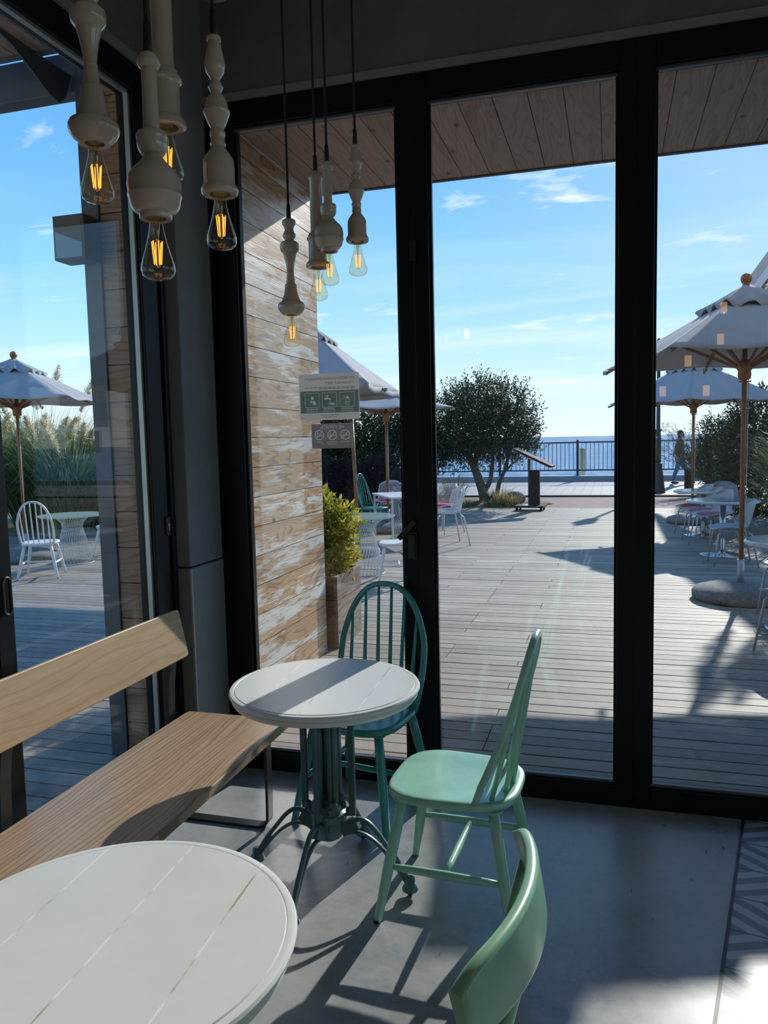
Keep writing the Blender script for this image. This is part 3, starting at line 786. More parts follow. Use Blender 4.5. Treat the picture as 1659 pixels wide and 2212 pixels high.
# ------------------------------------------------------------------ cafe tables
def cafe_table(loc, rz, label):
    t = empty('round_cafe_table', loc, rz)
    tag(t, label, 'table', 'round white plank tables on cast iron pedestals')
    r, H = 0.350, 0.760
    b = MB()
    prof = [(0.0, H-0.046), (0.328, H-0.046), (0.336, H-0.043), (0.342, H-0.034), (0.342, H-0.026), (0.338, H-0.0235), (0.3385, H-0.0215), (0.346, H-0.020),
            (0.350, H-0.014), (0.3505, H-0.008), (0.347, H-0.0025), (0.341, H-0.001), (0.333, H-0.0015), (0.331, H-0.003), (0.329, H), (0.0, H)]
    b.lathe(prof, 96, cap=False)
    tt = b.build('tabletop', 'planktop', t); es = tt.modifiers.new('crisp', 'EDGE_SPLIT'); es.split_angle = R(30)
    # four fluted uprights about the axis and four thin slotted bars outside
    b = MB()
    for k in range(4):
        a = PI/4+k*PI/2; c, s_ = math.cos(a), math.sin(a)
        for off in (-0.011, 0.011):
            x, y = 0.040*c-off*s_, 0.040*s_+off*c
            b.tube([(x, y, 0.235), (x, y, 0.71)], 0.0095, 8)
        b.tube([(0.05*c, 0.05*s_, 0.235), (0.05*c, 0.05*s_, 0.71)], 0.008, 8)
    b.build('fluted_column', 'castiron', t)
    for k in range(4):
        a = k*PI/2+R(-8); c, s_ = math.cos(a), math.sin(a)
        b = MB()
        b.bar((0.098*c, 0.098*s_, 0.27), (0.098*c, 0.098*s_, 0.712), 0.016, 0.024, (c, s_, 0))
        b.bar((0.098*c, 0.098*s_, 0.275), (0.05*c, 0.05*s_, 0.265), 0.016, 0.012)
        b.build('upright', 'castiron', t, bevel=0.003)
    b = MB()
    b.lathe([(0.085, 0.690), (0.10, 0.70), (0.20, 0.706), (0.20, 0.713), (0.05, 0.714)], 4)
    b.build('top_plate', 'castiron', t)
    b = MB()
    b.lathe([(0.030, 0.165), (0.046, 0.175), (0.055, 0.20), (0.060, 0.235), (0.070, 0.262), (0.074, 0.275), (0.050, 0.285), (0.045, 0.30)], 16)
    for k in range(4):
        a = k*PI/2+R(-8); c, s_ = math.cos(a), math.sin(a)
        b.bar((0.05*c, 0.05*s_, 0.205), (0.115*c, 0.115*s_, 0.245), 0.026, 0.05)
        b.sphere((0.085*c, 0.085*s_, 0.285), 0.016, 10, 6)
        q = Matrix.Rotation(a+PI/4, 4, 'Z')
        b.box(0.045, 0.062, -0.022, 0.022, 0.215, 0.30, q)
        b.lathe([(0.0, 0.30), (0.016, 0.30), (0.018, 0.312), (0.010, 0.325), (0.0, 0.328)], 10, (0.052*math.cos(a+PI/4), 0.052*math.sin(a+PI/4), 0), cap=False)
    b.build('hub_casting', 'castiron', t, bevel=0.002)
    for k in range(4):
        a = k*PI/2+R(-8); c, s_ = math.cos(a), math.sin(a)
        b = MB()
        top = []; low = []
        for i in range(15):
            u = i/14
            x = lerp(0.09, 0.315, u); z = 0.245+0.03*math.sin(PI*min(1, u*1.6))*(1-u) - 0.195*u**2.1
            x2 = lerp(0.06, 0.31, u); z2 = 0.190+0.045*math.sin(PI*u*0.9)*(1-u) - 0.150*u**2.3
            top.append((x*c, x*s_, z)); low.append((x2*c, x2*s_, z2))
        b.sweep(top, RRECT(0.017, 0.016), upv=(0, 0, 1)); b.sweep(low, RRECT(0.015, 0.012), upv=(0, 0, 1))
        for i in (11, 12, 13): b.bar(top[i], low[i], 0.012, 0.02)
        lg = b.build('leg', 'castiron', t)
        f = MB(); px, py = 0.318*c, 0.318*s_
        f.lathe([(0.010, 0.072), (0.017, 0.068), (0.019, 0.058), (0.016, 0.05), (0.024, 0.040), (0.030, 0.028), (0.030, 0.023), (0.012, 0.022)], 14, (px, py, 0))
        f.build('foot_cup', 'castiron', lg)
        f = MB(); f.sphere((px, py, 0.0125), 0.0125, 12, 8); f.build('castor', 'black', lg)
    return t
small_table = cafe_table((-1.012, -0.858, 0), R(3), 'smaller looking round white plank table by the window, between teal chair and mint chair')
big_table = cafe_table((-0.885, -2.345, 0), R(3), 'round white plank table cut off by the bottom left edge of the picture')

# ------------------------------------------------------------------ spindle-back chairs
def seat_outline(w, d, n=40, e=3.2):
    o = []
    for k in range(n):
        a = 2*PI*k/n; c, s_ = math.cos(a), math.sin(a)
        x = w/2*math.copysign(abs(c)**(2/e), c); y = d/2*math.copysign(abs(s_)**(2/e), s_)
        x *= 1.0-0.10*(y/d+0.5)
        o.append((x, y))
    return o
def dished_seat(b, w, d, ztop, th, e=3.2):
    """rounded seat: edge rings lofted over a slightly hollow top"""
    rings = [(0.93, ztop-th), (0.985, ztop-th+0.004), (1.0, ztop-th*0.5), (0.995, ztop-0.006), (0.975, ztop-0.001), (0.90, ztop), (0.70, ztop-0.004), (0.35, ztop-0.007)]
    n = 48; vs_ = []
    for k_, z in rings:
        for (x, y) in seat_outline(w*k_, d*k_, n, e): vs_.append((x, y, z))
    fs = [tuple(range(n))[::-1]]
    for i in range(len(rings)-1):
        for k in range(n): l = (k+1) % n; fs.append((i*n+k, i*n+l, (i+1)*n+l, (i+1)*n+k))
    vs_.append((0, 0, ztop-0.008)); c = len(vs_)-1; o = (len(rings)-1)*n
    for k in range(n): fs.append((o+k, o+(k+1) % n, c))
    b.add(vs_, fs, True); b.sm[len(b.sm)-len(fs)] = False
def windsor(name, mat, loc, rz, label, cat, group=None, nsp=6, hoop_w=0.225, base_w=0.195, top=0.985, lean=0.17, sc=1.0, legs=(0.155, 0.155, 0.228, 0.235), base_y=0.125):
    t = empty(name, loc, rz); tag(t, label, cat, group)
    t.scale = (sc, sc, sc)
    Z = 0.455
    b = MB(); dished_seat(b, 0.455, 0.46, Z, 0.032); b.build('seat', mat, t)
    tx, ty, fx, fy = legs
    def legpt(sx, sy, z):
        u = 1-(z/(Z-0.02)); return (sx*lerp(tx, fx, u), sy*lerp(ty, fy, u), z)
    for sx in (-1, 1):
        for sy in (-1, 1):
            b = MB(); zs = [Z-0.02, 0.32, 0.18, 0.012, 0.0]
            b.tube([legpt(sx, sy, z) for z in zs], [0.0185, 0.0205, 0.0195, 0.0145, 0.013], 12)
            lg = b.build('leg', mat, t)
            g = MB(); p = legpt(sx, sy, 0.0); g.lathe([(0.0135, 0.0), (0.0135, 0.012)], 10, (p[0], p[1], 0.0)); g.build('glide', 'black', lg)
            g = MB(); p = legpt(sx, sy, Z-0.034); g.lathe([(0.020, -0.008), (0.034, 0.0), (0.034, 0.006)], 12, p); g.build('leg_block', mat, lg)
    for sx in (-1, 1):
        a, c = Vector(legpt(sx, -1, 0.19)), Vector(legpt(sx, 1, 0.19))
        b = MB(); b.tube([lerp(a, c, u) for u in (0, 0.15, 0.5, 0.85, 1)], [0.009, 0.013, 0.0155, 0.013, 0.009], 10); b.build('side_stretcher', mat, t)
    m = (Vector(legpt(1, -1, 0.19))+Vector(legpt(1, 1, 0.19)))/2
    b = MB(); b.tube([(-m.x, 0, 0.19), (-m.x*0.6, 0, 0.19), (0, 0, 0.19), (m.x*0.6, 0, 0.19), (m.x, 0, 0.19)], [0.009, 0.0125, 0.0145, 0.0125, 0.009], 10); b.build('cross_stretcher', mat, t)
    hgt = top-Z+0.015
    def hy(z): return base_y+lean*max(0, (z-Z))/hgt + 0.02*math.sin(PI*min(1, max(0, (z-Z)/hgt)))
    hoop = []
    n = 41
    for i in range(n):
        a = PI*i/(n-1); c, s_ = math.cos(a), math.sin(a)
        z = Z-0.015+hgt*math.copysign(abs(s_)**0.80, s_)
        u = (z-Z)/hgt
        wv = lerp(base_w, hoop_w, min(1, max(0, u)*2.0)**0.8)
        x = wv*math.copysign(abs(c)**0.86, c)
        hoop.append(Vector((x, hy(z), z)))
    b = MB(); b.sweep(hoop, RRECT(0.024, 0.027, 0.35), upv=None); b.build('bow_back', mat, t)
    def hoop_top(x):
        best = max((p for p in hoop if p.z > Z+0.1), key=lambda p: -abs(p.x-x)+(0.0 if p.z > Z+0.25 else -1))
        return best
    for i in range(nsp):
        u = (i-(nsp-1)/2)/((nsp-1)/2)
        xt = u*hoop_w*0.72; xb = u*base_w*0.80
        yb = 0.195-0.045*u*u
        p1 = hoop_top(xt)
        p0 = Vector((xb, yb, Z-0.01)); p1 = Vector((xt, p1.y, p1.z))
        b = MB(); b.tube([p0, lerp(p0, p1, 0.4), lerp(p0, p1, 0.8), p1], [0.0085, 0.0095, 0.0075, 0.0065], 8)
        b.build('spindle', mat, t)
    return t
windsor('spindle_back_chair', 'teal', (-1.055, -0.285, 0), R(-11), 'teal painted bow back chair with its back to the window', 'chair', nsp=6, top=0.985, lean=0.12, hoop_w=0.232)
windsor('spindle_back_chair', 'mint', (-0.520, -0.850, 0), R(-93), 'mint green bow back chair in front of the middle window, right of the small table', 'chair', nsp=5, top=0.985, lean=0.185, hoop_w=0.205, base_w=0.19, base_y=0.10)

# the pale green chair at the bottom edge: broad curved crest on turned sticks
def crest_chair(loc, rz, label):
    t = empty('crest_rail_chair', loc, rz); tag(t, label, 'chair')
    Z = 0.455; mat = 'sage'
    b = MB(); dished_seat(b, 0.40, 0.42, Z, 0.034); b.v = [(x, y+0.05, z) for x, y, z in b.v]; b.build('seat', mat, t)
    for sx in (-1, 1):
        for sy in (-1, 1):
            b = MB(); b.tube([(sx*0.155, sy*0.15, Z-0.02), (sx*0.20, sy*0.2, 0.2), (sx*0.228, sy*0.232, 0.0)], [0.019, 0.020, 0.013], 12); b.build('leg', mat, t)
        b = MB(); b.tube([(sx*0.2, -0.2, 0.2), (sx*0.2, 0, 0.2), (sx*0.2, 0.2, 0.2)], [0.009, 0.0155, 0.009], 10); b.build('side_stretcher', mat, t)
    b = MB(); b.tube([(-0.2, 0, 0.2), (0, 0, 0.2), (0.2, 0, 0.2)], [0.009, 0.0145, 0.009], 10); b.build('cross_stretcher', mat, t)
    path = []; sc = []; RA = 0.50
    for i in range(33):
        u = -1+2*i/32; a = R(-29.5)+(u+1)/2*R(57)
        path.append(Vector((RA*math.sin(a), 0.285+RA*(math.cos(a)-1), 0.868+0.004*(1-u*u))))
        k = max(0.0, 1-abs(u)**9)**0.5
        sc.append((1.0, max(0.45, k*(0.92+0.08*(1-u*u)))))
    sec = [(x, y) for x, y in RRECT(0.024, 0.108, 0.42, 5)]
    sec = [(x+0.008*(y/0.055), y) for x, y in sec]
    b = MB(); b.sweep(path, sec, upv=(0, 0, 1), scales=sc); b.build('crest_rail', mat, t)
    for i in range(6):
        u = -1+2*i/5; a = u*R(27)
        p0 = Vector((0.170*u, 0.185-0.05*u*u, Z-0.01)); p1 = Vector((RA*math.sin(a), 0.283+RA*(math.cos(a)-1), 0.84))
        b = MB(); b.tube([p0, lerp(p0, p1, 0.5), p1], [0.0095, 0.012, 0.009], 10); b.build('spindle', mat, t)
    return t
crest_chair((-0.405, -2.255, 0), R(-95), 'pale green chair with broad curved crest rail at the bottom edge')

# ------------------------------------------------------------------ long oak bench
be = empty('oak_bench', (-1.59, -2.0, 0)); tag(be, 'long oiled oak bench with backrest on black steel loop legs', 'bench')
def L(p): return (p[0]+1.59, p[1]+2.0, p[2])
b = MB(); b.box(-1.835+1.59, -1.343+1.59, -3.45+2.0, -0.452+2.0, 0.415, 0.453); b.build('seat', 'oak', be, bevel=0.005)
# backrest board, leaning, with rounded corners
b = MB(); o_ = []
for y, z, a0 in ((1.548-0.02, 0.215-0.02, 0), (-1.45, 0.215-0.02, PI/2), (-1.45, 0.02, PI), (1.548-0.02, 0.02, 1.5*PI)):
    for i in range(5): a = a0+PI/2*i/4; o_.append((y+0.02*math.cos(a), z+0.02*math.sin(a)))
bm_ = Matrix.Translation((-1.815+1.59, 0, 0.710)) @ Matrix.Rotation(R(-11.5), 4, 'Y') @ Matrix(((0, 0, 1, 0), (1, 0, 0, 0), (0, 1, 0, 0), (0, 0, 0, 1)))
b.prism(o_, -0.022, 0.0, bm_); b.build('backrest', 'oak_back', be, bevel=0.004)
for y in (-0.545, -1.53, -2.52, -3.36):
    pth = []
    x0, x1, rr_ = -1.865, -1.405, 0.05
    pth += [(x1, y, 0.414), (x1, y, 0.12)]
    for i in range(1, 7): a = PI/2*i/6; pth.append((x1-rr_+rr_*math.cos(a), y, rr_+0.006-rr_*math.sin(a)))
    for i in range(0, 7): a = PI/2*i/6; pth.append((x0+rr_-rr_*math.sin(a), y, rr_+0.006-rr_*math.cos(a)))
    pth += [(x0, y, 0.30), (x0, y, 0.46), (x0+0.006, y, 0.60), (x0+0.026, y, 0.74), (x0+0.005, y, 0.86)]
    if y in (-0.545, -3.36) or True:
        b = MB(); b.sweep([L(p) for p in pth], RECT(0.048, 0.010), smooth=False, upv=(0.0001, 0, 0)) if False else None
        # flat bar: wide along y, thin in the plane of the loop
        P = [Vector(L(p)) for p in pth]; vs_ = []; n = len(P)
        for i in range(n):
            T_ = (P[min(i+1, n-1)]-P[max(i-1, 0)]).normalized(); nn = Vector((T_.z, 0, -T_.x))
            for sy, sn in ((-1, -1), (1, -1), (1, 1), (-1, 1)): vs_.append(P[i]+Vector((0, sy*0.024, 0))+nn*(sn*0.006))
        fs = [(0, 1, 2, 3), (4*n-1, 4*n-2, 4*n-3, 4*n-4)]
        for i in range(n-1):
            for k in range(4): l = (k+1) % 4; fs.append((4*i+k, 4*(i+1)+k, 4*(i+1)+l, 4*i+l))
        b.add(vs_, fs); b.build('loop_leg', 'black_steel', be)

# ------------------------------------------------------------------ pendant lamps
EXIT = {}
def px(prof, k, y0): return [(w*k/2, (y0-y)*k) for w, y in prof]
LAMP = {
 'vase': px([(70, 1690), (130, 1690), (196, 1740), (214, 1730), (270, 1706), (312, 1672), (324, 1645), (318, 1620), (296, 1600), (236, 1584), (206, 1556), (176, 1510), (156, 1462), (144, 1415), (142, 1405), (146, 1392), (140, 1384), (108, 1376), (96, 1300), (86, 1262), (92, 1250), (84, 1242), (92, 1180), (118, 1110), (148, 1050), (160, 1024), (176, 1012), (216, 990), (228, 950), (222, 915), (180, 893), (116, 884), (112, 866), (136, 845), (156, 820), (148, 802), (116, 775), (104, 745), (122, 715), (156, 688), (166, 662), (152, 642), (110, 630), (50, 626)], 0.000298, 1740),
 'ball': px([(120, 1420), (140, 1420), (196, 1450), (204, 1440), (202, 1414), (250, 1408), (306, 1372), (326, 1320), (338, 1312), (338, 1300), (330, 1294), (338, 1240), (322, 1192), (304, 1176), (270, 1150), (200, 1118), (150, 1090), (116, 1062), (112, 1056), (150, 1048), (180, 1020), (190, 985), (188, 960), (194, 950), (192, 932), (176, 918), (120, 908), (102, 900), (98, 720), (96, 530), (120, 524), (142, 505), (144, 488), (126, 468), (110, 450), (60, 436), (40, 430)], 0.000293, 1450),
 'cylinder': px([(70, 1700), (96, 1700), (132, 1727), (150, 1722), (152, 1708), (146, 1700), (116, 1686), (112, 1670), (112, 1570), (116, 1562), (132, 1556), (132, 1546), (114, 1536), (106, 1522), (84, 1512), (80, 1500), (80, 1360), (80, 1200), (90, 1192), (90, 1180), (82, 1172), (76, 1158), (56, 1148), (30, 1140)], 0.000555, 1727),
 'baluster': px([(110, 1245), (140, 1245), (210, 1275), (228, 1265), (236, 1245), (228, 1230), (200, 1210), (194, 1195), (194, 1120), (192, 1065), (170, 1040), (120, 1005), (88, 985), (86, 975), (98, 966), (98, 956), (88, 946), (88, 920), (98, 905), (100, 890), (86, 878), (82, 868), (112, 840), (150, 790), (166, 772), (166, 760), (150, 750), (148, 735), (120, 690), (84, 665), (66, 650), (78, 635), (95, 618), (78, 598), (56, 578), (66, 562), (110, 530), (132, 490), (126, 460), (100, 400), (84, 352), (72, 346), (90, 338), (92, 322), (76, 312), (36, 308)], 0.000333, 1280),
}
def pendant(kind, x, y, ztip, label, group, cup=None):
    """turned lamp holder on a cord; ztip is the lowest point of the bulb"""
    BH = 0.113
    t = empty('pendant_lamp', (x, y, ztip+BH)); tag(t, label, 'lamp', group)
    prof = LAMP[kind]; top = max(z for r, z in prof)
    rin = max(0.0185, prof[1][0]*0.95); z0 = prof[2][1] if prof[2][0] > prof[1][0] else prof[1][1]
    zb = min(z for r, z in prof)
    b = MB(); b.lathe([(0.0005, zb+0.026), (rin, zb+0.026), (rin, zb+0.001)]+prof[2:], 40, cap=False); hd = b.build('turned_holder', 'ceramic', t); es = hd.modifiers.new('crisp', 'EDGE_SPLIT'); es.split_angle = R(38)
    if cup: b = MB(); b.lathe([(0.006, cup-0.03-(ztip+BH)), (0.036, cup-0.024-(ztip+BH)), (0.046, cup-(ztip+BH)), (0.046, cup+0.06-(ztip+BH))], 24); b.build('cord_cup', 'black', t)
    b = MB(); b.lathe([(0.0138, 0.004), (0.0142, 0.008), (0.0142, 0.024)], 16)
    b.build('socket', 'brass', t)
    b = MB(); pr = [(0.0115, 0.010), (0.0118, -0.004), (0.0135, -0.020), (0.0185, -0.042), (0.0255, -0.066), (0.0305, -0.083), (0.0318, -0.092), (0.0295, -0.101), (0.0225, -0.1075), (0.012, -0.1105), (0.005, -0.1118), (0.0018, -0.1135)]
    b.lathe(pr, 28, cap=False)
    bu = b.build('bulb', 'bulbglass', t)
    b = MB()
    b.lathe([(0.0065, -0.006), (0.0048, -0.022), (0.003, -0.034), (0.0014, -0.038), (0.0012, -0.084)], 10)
    for i in range(6):
        a = i*PI/3+0.3
        b.tube([(0.001*math.cos(a), 0.001*math.sin(a), -0.036), (0.009*math.cos(a), 0.009*math.sin(a), -0.040)], 0.0005, 5)
        b.tube([(0.001*math.cos(a), 0.001*math.sin(a), -0.088), (0.006*math.cos(a), 0.006*math.sin(a), -0.082)], 0.0005, 5)
    b.build('filament_stem', 'stem', bu)
    b = MB()
    for i in range(6):
        a = i*PI/3+0.3
        b.tube([(0.010*math.cos(a), 0.010*math.sin(a), -0.040), (0.0065*math.cos(a+0.2), 0.0065*math.sin(a+0.2), -0.082)], 0.00095, 6)
    b.build('filament', 'filament', bu)
    b = MB(); b.tube([(0, 0, top-0.004), (0, 0, top+0.012), (0, 0, top+0.035), (0, 0, top+0.05)], [0.0085, 0.0085, 0.007, 0.006], 10); b.build('cord_grip', 'black', t)
    b = MB(); b.tube([(0, 0, top+0.02), (0, 0, CEIL-0.028-(ztip+BH))], 0.0042, 8); b.build('cord', 'cord', t)
    b = MB(); b.lathe([(0.045, CEIL-0.03-(ztip+BH)), (0.05, CEIL-0.02-(ztip+BH)), (0.05, CEIL-(ztip+BH))], 20); b.build('ceiling_rose', 'black', t)
    return t
G1, G2 = 'pendant lamps over the big round table', 'pendant lamps over the small round table'
pendant('vase', -0.967, -2.129, 2.124, 'vase shaped cream pendant lamp, leftmost of the nearer cluster', G1)
pendant('ball', -0.818, -2.165, 1.958, 'round bellied cream pendant lamp hanging lowest in the nearer cluster', G1)
pendant('cylinder', -0.908, -1.962, 2.207, 'straight cylinder cream pendant lamp half hidden in the nearer cluster', G1)
pendant('baluster', -0.798, -1.944, 2.061, 'baluster shaped cream pendant lamp, rightmost of the nearer cluster', G1, 2.605)
pendant('vase', -1.092, -0.867, 1.989, 'vase shaped cream pendant lamp hanging lowest in the farther cluster by the wooden wall', G2)
pendant('cylinder', -0.978, -0.890, 2.139, 'straight cylinder cream pendant lamp second from left in the farther cluster', G2)
pendant('ball', -0.921, -0.930, 2.179, 'round bellied cream pendant lamp third from left in the farther cluster', G2)
pendant('baluster', -0.837, -0.876, 2.214, 'baluster shaped cream pendant lamp, rightmost of the farther cluster', G2)

# small lantern lamps in the depth of the room; the right window mirrors them
M['lantern'] = emit('glowing_lantern_glass', (1.0, 0.55, 0.22), 3.0)
for lx, ly, lz, lab in ((1.13, -5.40, 2.96, 'highest of the warm lantern lamps behind the lens, mirrored above the right parasol'), (1.13, -5.62, 2.66, 'warm lantern lamp behind the lens, mirrored on the slope of the right parasol'),
                        (0.76, -5.10, 2.40, 'warm lantern lamp behind the lens, mirrored on the underside of the right parasol'), (0.54, -5.50, 2.12, 'warm lantern lamp behind the lens, mirrored leftmost on the farther right parasol'),
                        (0.96, -5.30, 2.10, 'warm lantern lamp behind the lens, mirrored rightmost on the farther right parasol'), (-1.60, -5.45, 2.86, 'warm lantern lamp behind the lens, mirrored in the sky left of the middle window')):
    t = empty('lantern_lamp', (lx, ly, lz)); tag(t, lab, 'lamp', 'lantern lamps in the depth of the room')
    b = MB(); b.lathe([(0.030, -0.06), (0.034, -0.055), (0.034, 0.05), (0.030, 0.055)], 16, cap=False); b.build('glass_shade', 'lantern', t)
    b = MB(); b.lathe([(0.037, 0.05), (0.037, 0.062), (0.012, 0.085), (0.006, 0.10)], 16); b.build('cap', 'black_steel', t)
    b = MB(); b.tube([(0, 0, 0.09), (0, 0, CEIL-lz)], 0.004, 6); b.build('cord', 'cord', t)
    pl_ = bpy.data.lights.new('lantern_light', 'POINT'); pl_.energy = 5; pl_.color = (1.0, 0.82, 0.64); pl_.shadow_soft_size = 0.012
    po = bpy.data.objects.new('lantern_light', pl_); col.objects.link(po); po.parent = t; po.location = (0, 0, -0.045)

# ------------------------------------------------------------------ stickers on the glass (facing outside, seen from behind)
YG = 0.0425
def text_splines(txt, w, x, z, h):
    """outlines of a word as read from outside (running towards -x), top right at x, baseline z, cap height h"""
    cu = bpy.data.curves.new('lettering', 'FONT'); cu.body = txt; cu.size = 1.0
    o = bpy.data.objects.new('lettering', cu); col.objects.link(o)
    dg = bpy.context.evaluated_depsgraph_get(); dg.update()
    cv = o.evaluated_get(dg).to_curve(dg)
    sp = [[(p.co.copy(), p.handle_left.copy(), p.handle_right.copy()) for p in s_.bezier_points] for s_ in cv.splines if len(s_.bezier_points) > 1]
    o.evaluated_get(dg).to_curve_clear(); bpy.data.objects.remove(o); bpy.data.curves.remove(cu)
    if not sp: return []
    xsn = [p[0].x for q in sp for p in q]; x0, x1 = min(xsn), max(xsn); k = w/(x1-x0); kz = h/0.73
    f = lambda v: Vector((x-(v.x-x0)*k, z+v.y*kz, 0))
    return [[tuple(f(v) for v in p) for p in q] for q in sp]
def cutout(name, mat, parent, polys, words, y):
    """one flat printed layer: the outlines fill by the even-odd rule, so inner outlines are holes"""
    cu = bpy.data.curves.new('print', 'CURVE'); cu.dimensions = '2D'; cu.fill_mode = 'FRONT'; cu.resolution_u = 4
    for pl in polys:
        sp = cu.splines.new('POLY'); sp.points.add(len(pl)-1); sp.use_cyclic_u = True
        for p, q in zip(sp.points, pl): p.co = (q[0], q[1], 0, 1)
    for q in words:
        sp = cu.splines.new('BEZIER'); sp.bezier_points.add(len(q)-1); sp.use_cyclic_u = True
        for p, (c, l, r) in zip(sp.bezier_points, q):
            p.handle_left_type = 'FREE'; p.handle_right_type = 'FREE'; p.co = c; p.handle_left = l; p.handle_right = r
    o = bpy.data.objects.new('print', cu); col.objects.link(o)
    dg = bpy.context.evaluated_depsgraph_get(); dg.update()
    me = bpy.data.meshes.new_from_object(o.evaluated_get(dg))
    b = MB(); b.add([(v.co.x, y, v.co.y) for v in me.vertices], [tuple(p.vertices) for p in me.polygons])
    bpy.data.objects.remove(o); bpy.data.curves.remove(cu); bpy.data.meshes.remove(me)
    return b.build(name, mat, parent)
def rc(x0, x1, z0, z1): return [(x0, z0), (x1, z0), (x1, z1), (x0, z1)]
def ring(cx, cz, r, n=28): return [(cx+r*math.cos(2*PI*k/n), cz+r*math.sin(2*PI*k/n)) for k in range(n)]
def stroke(a, c, w):
    d = Vector((c[0]-a[0], c[1]-a[1])); d.normalize(); nx, nz = -d.y*w/2, d.x*w/2
    return [(a[0]+nx, a[1]+nz), (c[0]+nx, c[1]+nz), (c[0]-nx, c[1]-nz), (a[0]-nx, a[1]-nz)]
def sheet(name, x0, x1, z0, z1, mat, y, label):
    pl = [(q[0]+(x0+x1)/2, q[1]+(z0+z1)/2) for q in RRECT(x1-x0, z1-z0, 0.03, 4)]
    o = cutout(name, mat, None, [pl], [], y); tag(o, label, 'sign'); return o
s1 = sheet('safety_notice', -1.447, -1.142, 1.755, 1.975, 'signgrey', YG+0.003, 'larger grey safety notice stuck on the window glass, upper of the two')
w_ = text_splines('ПРОТИВОВИРУСНАЯ БЕЗОПАСНОСТЬ', 0.252, -1.166, 1.945, 0.0125) + text_splines('CORONAVIRUS SAFETY', 0.150, -1.166, 1.924, 0.0125)
bars = []
foot = []
for z, l, x in ((1.908, 0.255, -1.166), (1.902, 0.18, -1.166), (1.777, 0.10, -1.245), (1.768, 0.075, -1.255)):
    n = int(l/0.022)
    if z < 1.85:
        for k in range(n): foot.append(rc(x-l*(k+0.86)/n, x-l*k/n, z, z+0.0026))
        continue
    for k in range(n): bars.append(rc(x-l*(k+0.86)/n, x-l*k/n, z, z+0.0026))
cutout('page_mark', 'ink', s1, [rc(-1.434, -1.431, 1.764, 1.771)], [], YG+0.002)
cutout('small_print', 'ink', s1, bars, [], YG+0.002)
cutout('foot_print', 'ink', s1, foot, [], YG+0.002)
cutout('heading_lettering', 'ink', s1, [], w_, YG+0.002)
P = [rc(-1.441, -1.146, 1.789, 1.894)]
for cx in (-1.203, -1.293, -1.381):
    P += [rc(cx-0.037, cx+0.037, 1.815, 1.885), rc(cx-0.0352, cx+0.0352, 1.8168, 1.8832)]
    for z, l in ((1.808, 0.055), (1.8035, 0.06), (1.794, 0.065)):
        n = 4
        for k in range(n): P.append(rc(cx-l/2+l*k/n, cx-l/2+l*(k+0.85)/n, z, z+0.0022))
cx = -1.203   # spray bottle
P += [rc(cx-0.010, cx+0.010, 1.824, 1.853), rc(cx-0.0078, cx+0.0078, 1.8262, 1.8508), ring(cx, 1.838, 0.0048, 12), ring(cx, 1.838, 0.0028, 12), rc(cx-0.007, cx+0.009, 1.856, 1.863)]
for dz in (-0.006, 0, 0.006): P.append(stroke((cx-0.011, 1.8595+dz*0.4), (cx-0.024, 1.8595+dz*1.3), 0.0014))
cx = -1.293   # tap over an open hand
P += [[(cx-0.026, 1.850), (cx-0.026, 1.860), (cx-0.008, 1.861), (cx+0.005, 1.857), (cx+0.007, 1.847), (cx+0.001, 1.847), (cx-0.001, 1.852), (cx-0.008, 1.854)], rc(cx-0.0125, cx-0.0085, 1.8615, 1.868), rc(cx-0.018, cx-0.003, 1.8685, 1.872)]
P += [[(cx+0.0035, 1.844), (cx+0.006, 1.839), (cx+0.0035, 1.8365), (cx+0.001, 1.839)], [(cx-0.006, 1.836), (cx+0.002, 1.8335), (cx+0.012, 1.835), (cx+0.026, 1.834), (cx+0.027, 1.826), (cx+0.008, 1.826), (cx, 1.829)]]
cx = -1.381   # coughing figure
P += [ring(cx+0.001, 1.860, 0.0082, 16), [(cx-0.012, 1.840), (cx-0.006, 1.851), (cx-0.003, 1.849), (cx-0.003, 1.843), (cx+0.009, 1.8475), (cx+0.018, 1.842), (cx+0.021, 1.828), (cx+0.007, 1.828), (cx+0.005, 1.838), (cx-0.004, 1.837)]]
for a, c in (((-0.021, 1.859), (-0.015, 1.857)), ((-0.022, 1.850), (-0.016, 1.850)), ((-0.018, 1.834), (-0.015, 1.828))): P.append(stroke((cx+a[0], a[1]), (cx+c[0], c[1]), 0.0022))
cutout('pictogram_band', 'signteal', s1, P, [], YG+0.0015)
s2 = sheet('no_smoking_notice', -1.389, -1.181, 1.619, 1.737, 'signgrey', YG+0.003, 'smaller dark grey no smoking notice on the window glass, lower of the two')
pl = [(q[0]-1.285, q[1]+1.678) for q in RRECT(0.2076, 0.1176, 0.03, 4)]
P = [pl]
for cx in (-1.218, -1.284, -1.350):
    cz = 1.683
    P += [ring(cx, cz, 0.0240, 32), ring(cx, cz, 0.0205, 32), stroke((cx-0.0140, cz-0.0140), (cx+0.0140, cz+0.0140), 0.0042)]
    P += [rc(cx-0.0155, cx-0.0075, cz-0.0035, cz-0.0002), rc(cx+0.0035, cx+0.0155, cz-0.0045, cz-0.0012)]
for cx in (-1.218, -1.284): P.append(stroke((cx-0.012, 1.690), (cx-0.006, 1.696), 0.0018))
P.append([(-1.362, 1.6885), (-1.356, 1.6885), (-1.352, 1.694), (-1.360, 1.695)])
w_ = []
